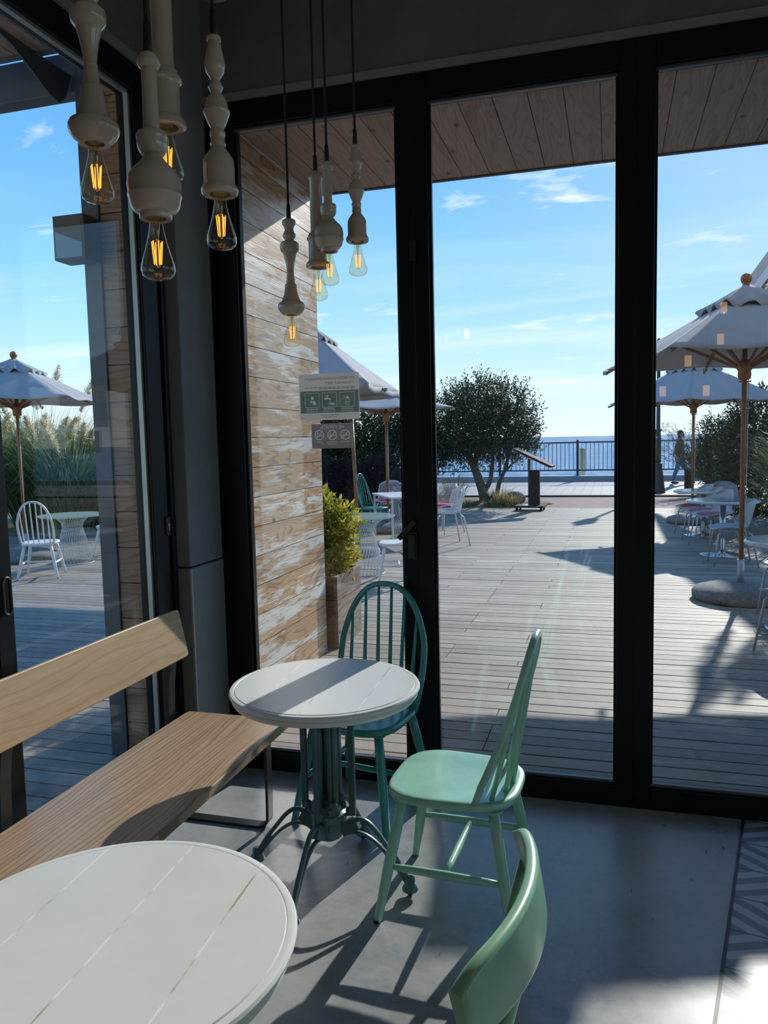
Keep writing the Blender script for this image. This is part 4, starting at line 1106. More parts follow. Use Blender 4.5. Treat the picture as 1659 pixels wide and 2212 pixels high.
for txt, w, x, z, h in (('НЕ КУРИТЬ', 0.118, -1.224, 1.713, 0.0160), ('СИГАРЕТЫ', 0.042, -1.197, 1.646, 0.0062), ('ЭЛЕКТРОННЫЕ', 0.058, -1.255, 1.646, 0.0062), ('СИГАРЕТЫ', 0.042, -1.263, 1.636, 0.0062), ('ВЕЙПЫ', 0.030, -1.335, 1.646, 0.0062)):
    w_ += text_splines(txt, w, x, z, h)
cutout('dark_print', 'signdark', s2, P, w_, YG+0.0015)

# ------------------------------------------------------------------ parasols
def parasol(loc, rot, half_diag, rim, apex, label, tilt=(0, 0), valance=0.0, base=True):
    """square eight-rib parasol; rot is the direction of its first corner"""
    t = empty('parasol', (loc[0], loc[1], 0), 0); tag(t, label, 'parasol', 'white canvas parasols on the terrace')
    t.rotation_euler = (tilt[0], tilt[1], 0)
    cs = [Vector((half_diag*math.cos(rot+k*PI/2), half_diag*math.sin(rot+k*PI/2), rim)) for k in range(4)]
    A = Vector((0, 0, apex))
    # canopy: four facets, each sagging a little between the ribs, open under the vent
    b = MB(); n = 12; m = 10
    for k in range(4):
        c0, c1 = cs[k], cs[(k+1) % 4]; idx = []
        vs_ = []
        for i in range(m+1):
            v = lerp(0.12, 1.0, i/m)
            for j in range(n+1):
                u = j/n; p = lerp(A, lerp(c0, c1, u), v)
                sag = 0.030*v*(1-v)*4*0.5 + 0.030*math.sin(PI*u*2)**2*v*v
                e = 0.045*math.sin(PI*u)*v**6
                p = p - Vector((0, 0, sag)); mid = lerp(c0, c1, 0.5); mid.z = 0
                p = p - Vector((mid.x, mid.y, 0)).normalized()*e
                vs_.append(p)
        fs = [(i*(n+1)+j, (i+1)*(n+1)+j, (i+1)*(n+1)+j+1, i*(n+1)+j+1) for i in range(m) for j in range(n)]
        b.add(vs_, fs, True)
        if valance:
            o = m*(n+1); w = []
            for j in range(n+1):
                p = vs_[o+j]; w += [p, p - Vector((0, 0, valance))]
            b.add(w, [(2*j, 2*j+1, 2*j+3, 2*j+2) for j in range(n)], True)
    can = b.build('canopy', 'canvas', t)
    so_ = can.modifiers.new('cloth', 'SOLIDIFY'); so_.thickness = 0.004
    b = MB(); n = 96; vs_ = []
    for i in range(6):
        v = lerp(0.03, 0.33, i/5)
        for j in range(n):
            a = 2*PI*j/n; u = (a/(PI/2)) % 1.0; k = int(a/(PI/2)) % 4
            p = lerp(A, lerp(cs[k], cs[(k+1) % 4], u), v)
            w = 0.034*math.sin(12*a+1.0)*(i/5)**2 + 0.010*math.sin(20*a)*(i/5)**3
            vs_.append(p + Vector((0, 0, 0.045+w - 0.006*i)))
    fs = [(i*n+j, (i+1)*n+j, (i+1)*n+(j+1) % n, i*n+(j+1) % n) for i in range(5) for j in range(n)]
    b.add(vs_, fs, True); vt = b.build('vent_cap', 'canvas', t)
    so_ = vt.modifiers.new('cloth', 'SOLIDIFY'); so_.thickness = 0.004
    hubz = rim-0.02; runz = rim-0.16
    b = MB(); b.tube([(0, 0, 0.05), (0, 0, apex+0.03)], 0.024, 16); b.build('pole', 'teak', t)
    b = MB(); b.sphere((0, 0, apex+0.085), 0.052, 16, 10, (1, 1, 1.05)); b.cyl((0, 0, apex+0.02), (0, 0, apex+0.05), 0.03, 0.035, 14); b.build('finial', 'teak', t)
    b = MB(); b.lathe([(0.03, hubz-0.20), (0.055, hubz-0.19), (0.062, hubz-0.15), (0.058, hubz-0.11), (0.07, hubz-0.10), (0.07, hubz-0.03), (0.045, hubz-0.02), (0.03, hubz+0.0)], 16); b.build('runner_hub', 'teak', t)
    for k in range(8):
        e = cs[k//2] if k % 2 == 0 else (cs[k//2]+cs[(k//2+1) % 4])/2
        p1 = Vector((e.x, e.y, e.z-0.018)); p0 = Vector((e.x*0.04, e.y*0.04, apex-0.05))
        dn = Vector((0, 0, -0.03)); 
        b = MB(); b.bar(p0+dn*0.6, p1+dn*0.9 if k % 2 == 0 else p1+dn*1.4, 0.018, 0.030); r_ = b.build('rib', 'teak', t)
        mid = lerp(p0, p1, 0.52)+dn
        s_ = MB(); s_.bar((e.x*0.045, e.y*0.045, hubz-0.075), mid, 0.016, 0.028); s_.build('strut', 'teak', r_)
        q = MB(); d = Vector((e.x, e.y, 0)).normalized(); q.bar(p1-d*0.02+dn*0.6, p1+d*0.022+dn*0.6, 0.03, 0.042); q.build('rib_end', 'bolt', r_)
    b = MB(); b.cyl((-0.05, 0, hubz-0.215), (0.06, 0, hubz-0.215), 0.007, 0.007, 8); b.build('locking_pin', 'teak', t)
    b = MB(); b.tube([(0.035, -0.02, hubz-0.18), (0.033, -0.02, 1.2), (0.028, -0.015, 0.75)], 0.004, 6); b.build('pull_cord', 'whitemetal', t)
    if base:
        b = MB(); b.lathe([(0.42, 0.003), (0.45, 0.02), (0.455, 0.07), (0.43, 0.105), (0.30, 0.145), (0.10, 0.165), (0.05, 0.17)], 36); b.build('base', 'stone', t)
        b = MB(); b.cyl((0, 0, 0.165), (0, 0, 0.40), 0.034, 0.032, 16); b.build('pole_sleeve', 'greymetal', t)
    return t
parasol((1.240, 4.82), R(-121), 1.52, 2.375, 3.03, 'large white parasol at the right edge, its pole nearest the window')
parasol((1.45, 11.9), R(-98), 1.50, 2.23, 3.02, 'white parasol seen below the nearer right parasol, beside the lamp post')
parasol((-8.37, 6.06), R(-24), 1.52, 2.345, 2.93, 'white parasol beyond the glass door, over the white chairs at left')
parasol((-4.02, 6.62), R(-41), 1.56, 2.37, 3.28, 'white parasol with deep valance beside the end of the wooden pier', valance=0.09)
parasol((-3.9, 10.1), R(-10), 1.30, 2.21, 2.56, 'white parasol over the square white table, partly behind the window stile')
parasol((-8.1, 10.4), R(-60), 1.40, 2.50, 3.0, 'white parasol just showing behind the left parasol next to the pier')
t = empty('wooden_pole', (-3.52, 7.2, 0)); tag(t, 'bare leaning wooden pole on a round concrete foot, seen behind the notices', 'pole')
b = MB(); b.tube([(0, 0, 0.1), (-0.065, 0, 2.05)], 0.026, 14); b.build('shaft', 'teak', t)
b = MB(); b.lathe([(0.30, 0.003), (0.32, 0.03), (0.30, 0.09), (0.06, 0.12)], 30); b.build('foot', 'stone', t)

# ------------------------------------------------------------------ outdoor tables and chairs
def wire_table(loc, label, rt_=0.40, H=0.735):
    t = empty('wire_base_table', loc); tag(t, label, 'table', 'glass topped white wire tables')
    b = MB(); b.lathe([(rt_-0.004, H-0.012), (rt_, H-0.009), (rt_, H-0.003), (rt_-0.004, H)], 64); b.build('glass_top', 'tableglass', t)
    prof = [(0.265, 0.0), (0.225, 0.16), (0.185, 0.33), (0.150, 0.46), (0.135, 0.52), (0.150, 0.58), (0.21, 0.64), (0.30, 0.69), (rt_-0.02, H-0.016)]
    b = MB()
    def pr(u):
        x = u*(len(prof)-1); i = min(int(x), len(prof)-2); f = x-i
        return lerp(prof[i][0], prof[i+1][0], f), lerp(prof[i][1], prof[i+1][1], f)
    for s_ in (-1, 1):
        for k in range(34):
            a0 = 2*PI*k/34; path = []
            for i in range(17):
                u = i/16; r, z = pr(u); a = a0+s_*u*R(62); path.append((r*math.cos(a), r*math.sin(a), z+0.004))
            b.tube(path, 0.0028, 4)
    b.build('wire_base', 'whitemetal', t)
    for r, z, nm in ((0.265, 0.006, 'foot_ring'), (rt_-0.02, H-0.018, 'top_ring')):
        b = MB(); b.tube([(r*math.cos(a), r*math.sin(a), z) for a in arc(41)[:-1]], 0.006, 6, True); b.build(nm, 'whitemetal', t)
    return t
wire_table((-2.98, 5.72, 0), 'glass topped white wire table beside the yellow shrub', 0.41, 0.725)
wire_table((-7.42, 5.92, 0), 'glass topped white wire table beyond the glass door', 0.46, 0.70)
GW = 'white bow back chairs on the terrace'
windsor('spindle_back_chair', 'white_paint', (-7.08, 4.85, 0), R(207), 'white bow back chair beyond the glass door, its back towards the window', 'chair', GW, 6, legs=(0.155, 0.155, 0.24, 0.24))
windsor('spindle_back_chair', 'white_paint', (-7.36, 6.78, 0), R(-75), 'white bow back chair beyond the glass door, cut by the pier edge', 'chair', GW, 6)
windsor('spindle_back_chair', 'white_paint', (-2.42, 5.35, 0), R(-75), 'white bow back chair near the yellow shrub, mostly hidden by the window stile', 'chair', GW, 6)
windsor('spindle_back_chair', 'teal', (-4.12, 9.95, 0), R(78), 'teal bow back chair out on the terrace at the square white table', 'chair', None, 6, top=1.05)
# square table
t = empty('square_table', (-3.36, 9.20, 0), R(-59)); tag(t, 'square white terrace table with perforated pedestal', 'table')
b = MB(); b.box(-0.62, 0.62, -0.40, 0.40, 0.712, 0.742); b.build('tabletop', 'white_paint', t, bevel=0.006)
for sx in (-1, 1):
    for sy in (-1, 1):
        b = MB(); b.bar((sx*0.585, sy*0.365, 0.712), (sx*0.585, sy*0.365, 0), 0.03, 0.03, (0, 1, 0)); b.build('leg', 'whitemetal', t)
b = MB()
for s_ in (-1, 1):
    for k in range(26):
        a0 = 2*PI*k/26; b.tube([(0.20*math.cos(a0+s_*u*R(70)), 0.20*math.sin(a0+s_*u*R(70)), 0.002+0.708*u) for u in [i/8 for i in range(9)]], 0.004, 4)
b.build('mesh_pedestal', 'greymetal', t)

def shell_chair(loc, rz, label, group, shell='shell', legm='greymetal', cushion=None, sc=1.0, mesh=False, cat='chair'):
    """one-piece seat shell on four splayed tube legs; front towards -y"""
    t = empty('shell_chair', loc, rz); tag(t, label, cat, group); t.scale = (sc, sc, sc)
    prof = [(-0.235, 0.452, 0.205), (-0.20, 0.456, 0.218), (-0.08, 0.446, 0.232), (0.05, 0.438, 0.238), (0.13, 0.448, 0.240), (0.175, 0.485, 0.240), (0.205, 0.56, 0.236), (0.232, 0.66, 0.226), (0.255, 0.75, 0.212), (0.268, 0.80, 0.185), (0.272, 0.815, 0.15)]
    n = 15; vs_ = []
    for (y, z, w) in prof:
        up_ = min(1, max(0, (z-0.45)/0.12))
        for j in range(n):
            u = -1+2*j/(n-1); c = abs(u)**2.4
            vs_.append((w*u, y-0.10*c*up_, z+0.05*c*(1-up_)*(1 if y > -0.2 else 0.4) - (0.03*abs(u)**4 if z > 0.79 else 0)))
    m = len(prof)
    fs = [(i*n+j, i*n+j+1, (i+1)*n+j+1, (i+1)*n+j) for i in range(m-1) for j in range(n-1)]
    if not mesh:
        b = MB(); b.add(vs_, fs, True); o = b.build('seat_shell', shell, t)
        mo = o.modifiers.new('thickness', 'SOLIDIFY'); mo.thickness = 0.010; mo.offset = 0
        mo = o.modifiers.new('round', 'SUBSURF'); mo.levels = 1; mo.render_levels = 1
    else:
        b = MB()
        nn = 22
        def pt(u, v):
            x = u*(n-1); y = v*(m-1); i = min(int(y), m-2); j = min(int(x), n-2); fx, fy = x-j, y-i
            g = lambda a, c: Vector(vs_[a*n+c])
            return lerp(lerp(g(i, j), g(i, j+1), fx), lerp(g(i+1, j), g(i+1, j+1), fx), fy)
        for k in range(nn+1): b.tube([pt(k/nn, q/20) for q in range(21)], 0.0030, 4)
        for k in range(37): b.tube([pt(q/14, k/36) for q in range(15)], 0.0026, 4)
        b.build('mesh_shell', legm, t)
    rim = [vs_[j] for j in range(n)] + [vs_[i*n+n-1] for i in range(1, m)] + [vs_[(m-1)*n+j] for j in range(n-2, -1, -1)] + [vs_[i*n] for i in range(m-2, 0, -1)]
    b = MB(); b.tube(rim, 0.0085, 8, True); b.build('rim_tube', legm if mesh else shell, t)
    for sx in (-1, 1):
        for sy in (-1, 1):
            b = MB(); b.tube([(sx*0.17, sy*0.15, 0.436), (sx*0.20, sy*0.19, 0.40), (sx*0.245, sy*0.245+0.02*(sy > 0), 0.0)], [0.011, 0.011, 0.009], 10); b.build('leg', legm, t)
    if cushion:
        b = MB(); dished = [(x, y) for x, y in seat_outline(0.40, 0.38, 28)]
        vs2 = []
        for k_, z in ((0.9, 0.452), (1.0, 0.468), (0.97, 0.486), (0.7, 0.497), (0.01, 0.500)):
            for x, y in dished: vs2.append((x*k_, y*k_-0.02, z))
        fs = [(i*28+k, i*28+(k+1) % 28, (i+1)*28+(k+1) % 28, (i+1)*28+k) for i in range(4) for k in range(28)]
        b.add(vs2, fs, True); b.build('cushion_pad', cushion, t)
    return t
GS, GM = 'pale shell chairs at the round terrace tables', 'white wire mesh chairs at the square table'
shell_chair((1.92, 10.75, 0), R(20), 'pale shell chair behind the farthest round terrace table', GS)
shell_chair((1.33, 10.05, 0), R(-70), 'pale shell chair with red orange cushion at the farthest round table', GS, cushion='redcushion')
shell_chair((1.38, 9.30, 0), R(-72), 'pale shell chair without visible cushion between the two far round tables', GS, cushion='plumcushion')
shell_chair((1.45, 8.72, 0), R(-62), 'pale shell chair with dusty plum cushion beside the middle round table', GS, cushion='plumcushion')
shell_chair((1.46, 7.02, 0), R(-88), 'pale shell chair seen from the side nearest the right parasol pole', GS)
shell_chair((1.62, 4.20, 0), R(-35), 'pale shell chair at the right edge, behind the nearest round table', GS)
shell_chair((1.38, 2.75, 0), R(-150), 'pale shell chair at the right edge, in front of the nearest round table', GS)
shell_chair((-2.47, 8.45, 0), R(-62), 'white wire mesh chair showing right of the window stile, nearest the lens', GM, legm='whitemetal', mesh=True, sc=1.1)
shell_chair((-2.85, 9.95, 0), R(-30), 'white wire mesh chair behind the nearest mesh chair, with pink cushion', GM, legm='whitemetal', mesh=True, cushion='pinkcushion', sc=1.05)
shell_chair((-4.15, 11.1, 0), R(5), 'white wire mesh chair with pink cushion seen beyond the teal terrace chair', GM, legm='whitemetal', mesh=True, cushion='pinkcushion', sc=1.05)
shell_chair((-3.55, 11.3, 0), R(-8), 'white shell chair left of the window stile in front of the seated person', None, shell='white_paint', legm='whitemetal')
shell_chair((-4.25, 12.62, 0), R(10), 'white shell chair the person in black sits on', None, shell='white_paint', legm='whitemetal')

def disc_table(loc, r, H, label):
    t = empty('round_terrace_table', loc); tag(t, label, 'table', 'round pale tables on polished disc bases')
    b = MB(); b.lathe([(r-0.03, H-0.040), (r-0.006, H-0.034), (r, H-0.022), (r-0.002, H-0.010), (r-0.012, H-0.001), (r-0.03, H)], 56); b.build('tabletop', 'tabletop', t)
    b = MB(); b.cyl((0, 0, 0.02), (0, 0, H-0.04), 0.038, 0.038, 20); b.build('column', 'chrome', t)
    b = MB(); b.lathe([(0.28, 0.002), (0.285, 0.01), (0.27, 0.018), (0.06, 0.034), (0.04, 0.06)], 44); b.build('disc_base', 'chrome', t)
disc_table((1.43, 9.95, 0), 0.46, 0.74, 'farthest round pale terrace table at right')
disc_table((1.45, 7.80, 0), 0.47, 0.755, 'middle round pale terrace table behind the right parasol pole')
disc_table((1.53, 3.60, 0), 0.45, 0.75, 'nearest round pale terrace table, cut by the right edge')

# menu stand on a castor board
t = empty('menu_stand', (-1.72, 14.35, 0), R(-4)); tag(t, 'dark menu stand with slanted board on a castor base at the deck edge', 'stand')
b = MB(); b.box(-0.36, 0.30, -0.28, 0.28, 0.075, 0.115); b.build('base_board', 'rust', t, bevel=0.008)
b = MB(); b.box(-0.30, 0.05, -0.22, 0.22, 0.1155, 0.121); b.build('base_plate', 'tabletop', t)
for sx, sy in ((-0.30, -0.22), (0.24, -0.22), (-0.30, 0.22), (0.24, 0.22)):
    b = MB(); b.cyl((sx-0.02, sy, 0.035), (sx+0.02, sy, 0.035), 0.035, 0.035, 14); b.bar((sx, sy, 0.035), (sx, sy, 0.08), 0.05, 0.02); b.build('castor', 'black', t)
b = MB(); b.box(-0.055, 0.18, -0.05, 0.05, 0.115, 0.915); b.build('post', 'rust', t, bevel=0.005)
b = MB(); b.box(-0.075, -0.03, -0.06, 0.06, 0.115, 1.16); b.build('back_post', 'iron', t)
mt = Matrix.Translation((0.0, 0, 1.19)) @ Matrix.Rotation(R(26), 4, 'Y')
b = MB(); b.box(-0.43, 0.52, -0.30, 0.30, 0.0, 0.045, mt); b.build('slanted_board', 'rust', t, bevel=0.01)
b = MB(); b.box(-0.38, 0.46, -0.26, 0.26, -0.012, -0.001, mt); b.build('underside_panel', 'paperpanel', t)

# railing along the sea wall, one panel between each two posts
for i in range(7):
    x0 = -12.62+2.86*i
    t = empty('railing_panel', (x0, 26.08, 0.20)); tag(t, 'dark iron railing panel along the sea wall, %s' % ('beside the leftmost trees', 'left of the dark shrubs', 'behind the teal terrace chair', 'behind the olive tree', 'between menu stand and window mullion', 'behind the lamp post', 'behind the right hedge')[i], 'railing', 'iron railing panels on the sea wall')
    b = MB(); b.bar((0, 0, 1.22), (2.86, 0, 1.22), 0.05, 0.05); b.build('top_rail', 'iron', t)
    b = MB(); b.bar((0, 0, 0.20), (2.86, 0, 0.20), 0.04, 0.05); b.build('bottom_rail', 'iron', t)
    b = MB()
    for k in range(1, 19): b.bar((2.86*k/19, 0, 0.2), (2.86*k/19, 0, 1.2), 0.018, 0.018, (0, 1, 0))
    b.build('balusters', 'iron', t)
    b = MB(); b.bar((2.86, 0, 0.0), (2.86, 0, 1.26), 0.085, 0.085, (0, 1, 0)); b.sphere((2.86, 0, 1.285), 0.045, 10, 6); b.build('post', 'iron', t)
# street lamp
t = empty('street_lamp', (1.27, 19.75, 0)); tag(t, 'dark green cast iron lamp post left of the right hedge', 'lamp post')
b = MB(); b.lathe([(0.21, 0), (0.21, 0.06), (0.19, 0.08), (0.20, 0.13), (0.185, 0.16), (0.165, 0.40), (0.13, 0.62), (0.115, 0.75), (0.125, 0.78), (0.125, 0.82), (0.09, 0.85)], 20); b.build('base', 'lampgreen', t)
b = MB(); b.lathe([(0.085, 0.85), (0.075, 1.30), (0.072, 1.72), (0.088, 1.74), (0.088, 1.78), (0.058, 1.80), (0.052, 2.6), (0.045, 3.6)], 16); b.build('shaft', 'lampgreen', t)
b = MB(); b.lathe([(0.05, 3.6), (0.12, 3.66), (0.20, 3.95), (0.22, 4.05), (0.10, 4.18), (0.03, 4.3)], 16); b.build('lantern', 'lampgreen', t)
b = MB(); b.box(-0.10, 0.10, -0.06, 0.06, 0.0, 1.15); b.box(-0.11, 0.11, -0.07, 0.07, 1.15, 1.19)
o = b.build('marker_post', 'yellowpost', bevel=0.01); o.location = (-1.03, 26.9, 0.0); tag(o, 'pale yellow post beyond the sea railing', 'post')
b = MB(); b.box(-0.11, 0.11, -0.11, 0.11, 0, 0.62); b.box(-0.12, 0.12, -0.12, 0.12, 0.62, 0.65)
o = b.build('bollard', 'rust', bevel=0.008); o.location = (2.16, 20.6, 0.0); tag(o, 'dark brown square bollard beside the farther right parasol pole', 'bollard')
b = MB(); b.sphere((0, 0, 0.12), 0.24, 14, 8, (1.1, 0.9, 0.75)); o = b.build('boulder', 'stone'); o.location = (-2.28, 15.9, 0.03); tag(o, 'rounded brown boulder behind the menu stand', 'rock')

# house with a steep gable on the right
t = empty('house', (5.97, 16.0, 0)); tag(t, 'steep roofed mauve house rising behind the right parasol', 'building')
b = MB(); b.box(-0.9, 2.0, 0, 7, -0.1, 4.7); b.add([(-0.9, 0, 4.7), (2.0, 0, 4.7), (2.0, 0, 5.7), (0, 0, 8.6), (-0.9, 0, 7.2)], [(0, 1, 2, 3, 4)]); b.build('wall', 'housewall', t)
for s_ in (-1, 1):
    e0, e1 = (s_*3.02, 4.72), (0, 9.03)
    b = MB(); b.bar((e0[0], 3.2, e0[1]), (e1[0], 3.2, e1[1]), 7.6, 0.12, (0, 0, 1)); b.build('roof', 'roof', t)
    b = MB(); b.bar((e0[0], -0.63, e0[1]-0.04), (e1[0], -0.63, e1[1]-0.04), 0.05, 0.16, (0, 0, 1)); b.build('fascia_board', 'white_paint', t)
    b = MB(); b.bar((e0[0]-s_*0.10, -0.58, e0[1]-0.28), (e1[0], -0.58, e1[1]-0.38), 0.05, 0.34, (0, 0, 1)); b.build('barge_board', 'housewall', t)
b = MB(); b.box(-0.7, 0.7, -0.06, 0.02, 5.0, 6.4); w_ = b.build('window_frame', 'white_paint', t)
b = MB(); b.box(-0.62, 0.62, -0.07, -0.05, 5.08, 6.32); b.build('window_pane', 'black', w_)

# planter with the yellow shrub
t = empty('planter', (-2.40, 2.56, 0)); tag(t, 'weathered wooden planter box at the end of the pier', 'planter')
b = MB()
for z in (0.0, 0.195, 0.39):
    b.box(0.285, 0.315, -0.30, 0.30, z, z+0.19); b.box(-0.315, -0.285, -0.30, 0.30, z, z+0.19)
b.build('side_boards', 'planterwood', t)
b = MB()
for z in (0.0, 0.195, 0.39):
    b.box(-0.285, 0.285, -0.30, -0.27, z, z+0.19); b.box(-0.285, 0.285, 0.27, 0.30, z, z+0.19)
b.build('end_boards', 'cladding_shaded', t)  # planter ends take the shade-darkened cladding colour
b = MB(); b.box(-0.285, 0.285, -0.27, 0.27, 0.40, 0.52); b.build('soil', 'earth', t)

# ------------------------------------------------------------------ lamp box and hanging sheet outside the door
b = MB(); b.box(-2.655, -2.475, -0.135, -0.014, 2.575, 2.79)
o = b.build('wall_lamp', 'steel', bevel=0.004); tag(o, 'grey box wall lamp on the pier post outside the glass door', 'lamp')
b = MB(); b.box(-2.640, -2.490, -0.139, -0.1345, 2.585, 2.765); b.build('front_glass', 'stem', o)
up_ = [(-0.56, 3.498), (-0.40, 3.470), (-0.27, 3.425), (-0.13, 3.375), (-0.045, 3.360), (-0.012, 3.395), (-0.006, 3.498)]
b = MB(); n = len(up_); vs_ = []
for x in (-2.60, -2.592):
    for (y, z) in up_: vs_.append((x-0.35*(3.498-z), y, z))
b.add(vs_, [tuple(range(n)), tuple(range(n, 2*n))[::-1]] + [(k, n+k, n+(k+1) % n, (k+1) % n) for k in range(n)])
o = b.build('hanging_sheet', 'steel'); tag(o, 'dark curved sheet hanging under the left wooden soffit', 'panel')

# ------------------------------------------------------------------ plants
def leaf_quad(b, p, d, nrm, l, w):
    """one pointed leaf folded along its midrib"""
    s_ = d.cross(nrm).normalized(); 
    a = p; c = p+d*l; m = p+d*(l*0.45)
    b.v += [tuple(a), tuple(m+s_*w/2+nrm*w*0.12), tuple(c), tuple(m-s_*w/2+nrm*w*0.12)]
    o = len(b.v)-4; b.f.append((o, o+1, o+2, o+3)); b.sm.append(False)
def rvec(rr):
    while True:
        v = Vector((rr.uniform(-1, 1), rr.uniform(-1, 1), rr.uniform(-1, 1)))
        if 0.05 < v.length < 1: return v.normalized()
def crown(centers, nleaf, lsize, rr, upbias=0.5, shell=0.55, sprig=6):
    """leaves in sprigs through overlapping ellipsoids: centers = (x, y, z, rx, ry, rz)"""
    b = MB(); vol = [c[3]*c[4]*c[5] for c in centers]; tot = sum(vol)
    for c, v in zip(centers, vol):
        for i in range(max(1, int(nleaf*v/tot/sprig))):
            d = rvec(rr); q = (shell+(1-shell)*rr.random()) if rr.random() < 0.75 else rr.random()**0.5
            p = Vector((c[0]+d.x*c[3]*q, c[1]+d.y*c[4]*q, c[2]+d.z*c[5]*q))
            ax = (d*0.8+Vector((0, 0, upbias))+rvec(rr)*0.6).normalized()
            for k in range(sprig):
                st = p+ax*(lsize*0.55*k)
                ld = (ax*0.7+rvec(rr)).normalized(); nn = rvec(rr); nn = (nn-ld*nn.dot(ld))
                if nn.length < 0.05: continue
                leaf_quad(b, st, ld, nn.normalized(), lsize*rr.uniform(0.7, 1.25), lsize*rr.uniform(0.26, 0.42))
    return b
def limb(b, pts, r0, r1, n=8):
    m = len(pts); b.tube(pts, [lerp(r0, r1, i/(m-1)) for i in range(m)], n)
rr = random.Random(11)
# olive tree
t = empty('olive_tree', (-3.0, 15.9, 0)); tag(t, 'round crowned olive tree with several stems by the menu stand', 'tree')
b = MB()
limb(b, [(0, 0, 0), (-0.08, 0, 0.35), (-0.22, 0, 0.75), (-0.42, 0.1, 1.2), (-0.6, 0.1, 1.9)], 0.15, 0.06, 10)
limb(b, [(-0.06, 0.05, 0.28), (0.10, 0.1, 0.6), (0.16, 0.1, 1.1), (0.1, 0.2, 1.8)], 0.07, 0.035)
limb(b, [(0.20, 0.15, 0.0), (0.30, 0.15, 0.5), (0.48, 0.1, 0.9), (0.62, 0.1, 1.5)], 0.065, 0.03)
limb(b, [(0.40, 0.12, 0.75), (0.65, 0, 1.0), (0.9, 0, 1.2)], 0.035, 0.015)
limb(b, [(-0.3, 0.05, 0.95), (-0.1, 0, 1.5), (0.0, 0, 2.3)], 0.06, 0.02)
b.build('trunk', 'bark', t)
cr = [(-0.55, 0, 1.75, 0.85, 0.8, 0.80), (0.35, 0, 1.75, 0.95, 0.85, 0.75), (-0.15, 0, 2.35, 0.95, 0.8, 0.70), (0.75, 0.1, 2.05, 0.62, 0.6, 0.75), (-1.05, 0.1, 1.95, 0.55, 0.6, 0.75),
      (-0.05, 0, 2.85, 0.45, 0.4, 0.42), (0.7, 0, 2.65, 0.32, 0.3, 0.42), (-0.75, 0, 2.62, 0.42, 0.4, 0.40), (0.95, 0, 1.45, 0.45, 0.5, 0.4), (-0.75, 0, 1.22, 0.7, 0.7, 0.40), (0.15, 0, 1.25, 0.8, 0.7, 0.38), (-1.15, 0, 1.4, 0.4, 0.5, 0.5), (0.3, 0, 2.7, 0.3, 0.3, 0.4)]
crown(cr, 30000, 0.085, rr, 0.9, 0.25).build('foliage', 'olive_leaf', t)
def shrub(name, loc, cr, nleaf, ls, mat, label, cat, stem=0.05, up_=0.5, hgt=None, shell=0.5, sprig=6, group=None):
    t = empty(name, loc); tag(t, label, cat, group)
    crown(cr, nleaf, ls, rr, up_, shell, sprig).build('foliage', mat, t)
    b = MB(); h = hgt or max(c[2] for c in cr)
    for k in range(3):
        a = 2*PI*k/3; limb(b, [(0.05*math.cos(a), 0.05*math.sin(a), -0.02), (0.1*math.cos(a), 0.1*math.sin(a), h*0.4), (0.18*math.cos(a+0.4), 0.18*math.sin(a+0.4), h)], stem, stem*0.3, 6)
    b.build('stems', 'bark', t); return t
shrub('evergreen_tree', (-6.5, 15.4, 0), [(0, 0, 1.0, 1.2, 0.9, 1.0), (0.3, 0, 1.8, 0.9, 0.7, 0.65), (-0.8, 0, 1.6, 0.9, 0.8, 0.9)], 18000, 0.12, 'dark_leaf', 'dark green shrub behind the notices, next to the pier end', 'shrub', 0.07)
shrub('evergreen_tree', (-5.05, 15.6, 0), [(0, 0, 1.1, 0.75, 0.7, 1.0), (0.35, 0, 1.9, 0.45, 0.5, 0.55), (-0.35, 0, 1.85, 0.4, 0.5, 0.5), (0.65, 0, 1.3, 0.45, 0.5, 0.6)], 16000, 0.09, 'olive_leaf', 'grey green shrub left of the window stile, behind the parasol pole', 'shrub', 0.06, 0.9)
shrub('purple_shrub', (-5.75, 13.9, 0), [(0, 0, 0.55, 0.85, 0.6, 0.60), (0.5, 0, 0.8, 0.5, 0.4, 0.45), (-0.6, 0, 0.6, 0.7, 0.5, 0.55)], 14000, 0.07, 'purple_leaf', 'dark purple brown bush behind the leaning parasol pole', 'shrub', 0.03)
# variegated shrub in the planter
shrub('variegated_shrub', (-2.40, 2.66, 0.50), [(0.06, 0.0, 0.14, 0.20, 0.16, 0.16), (0.10, 0.0, 0.32, 0.20, 0.17, 0.18), (0.02, 0, 0.50, 0.19, 0.16, 0.16), (-0.12, 0, 0.66, 0.14, 0.14, 0.12), (0.20, 0.02, 0.44, 0.12, 0.12, 0.12), (0.17, 0.0, 0.12, 0.12, 0.12, 0.10)], 5200, 0.066, 'yellow_leaf', 'yellow and green variegated shrub growing in the wooden planter', 'shrub', 0.012, 0.7, 0.5, 0.55, 4)
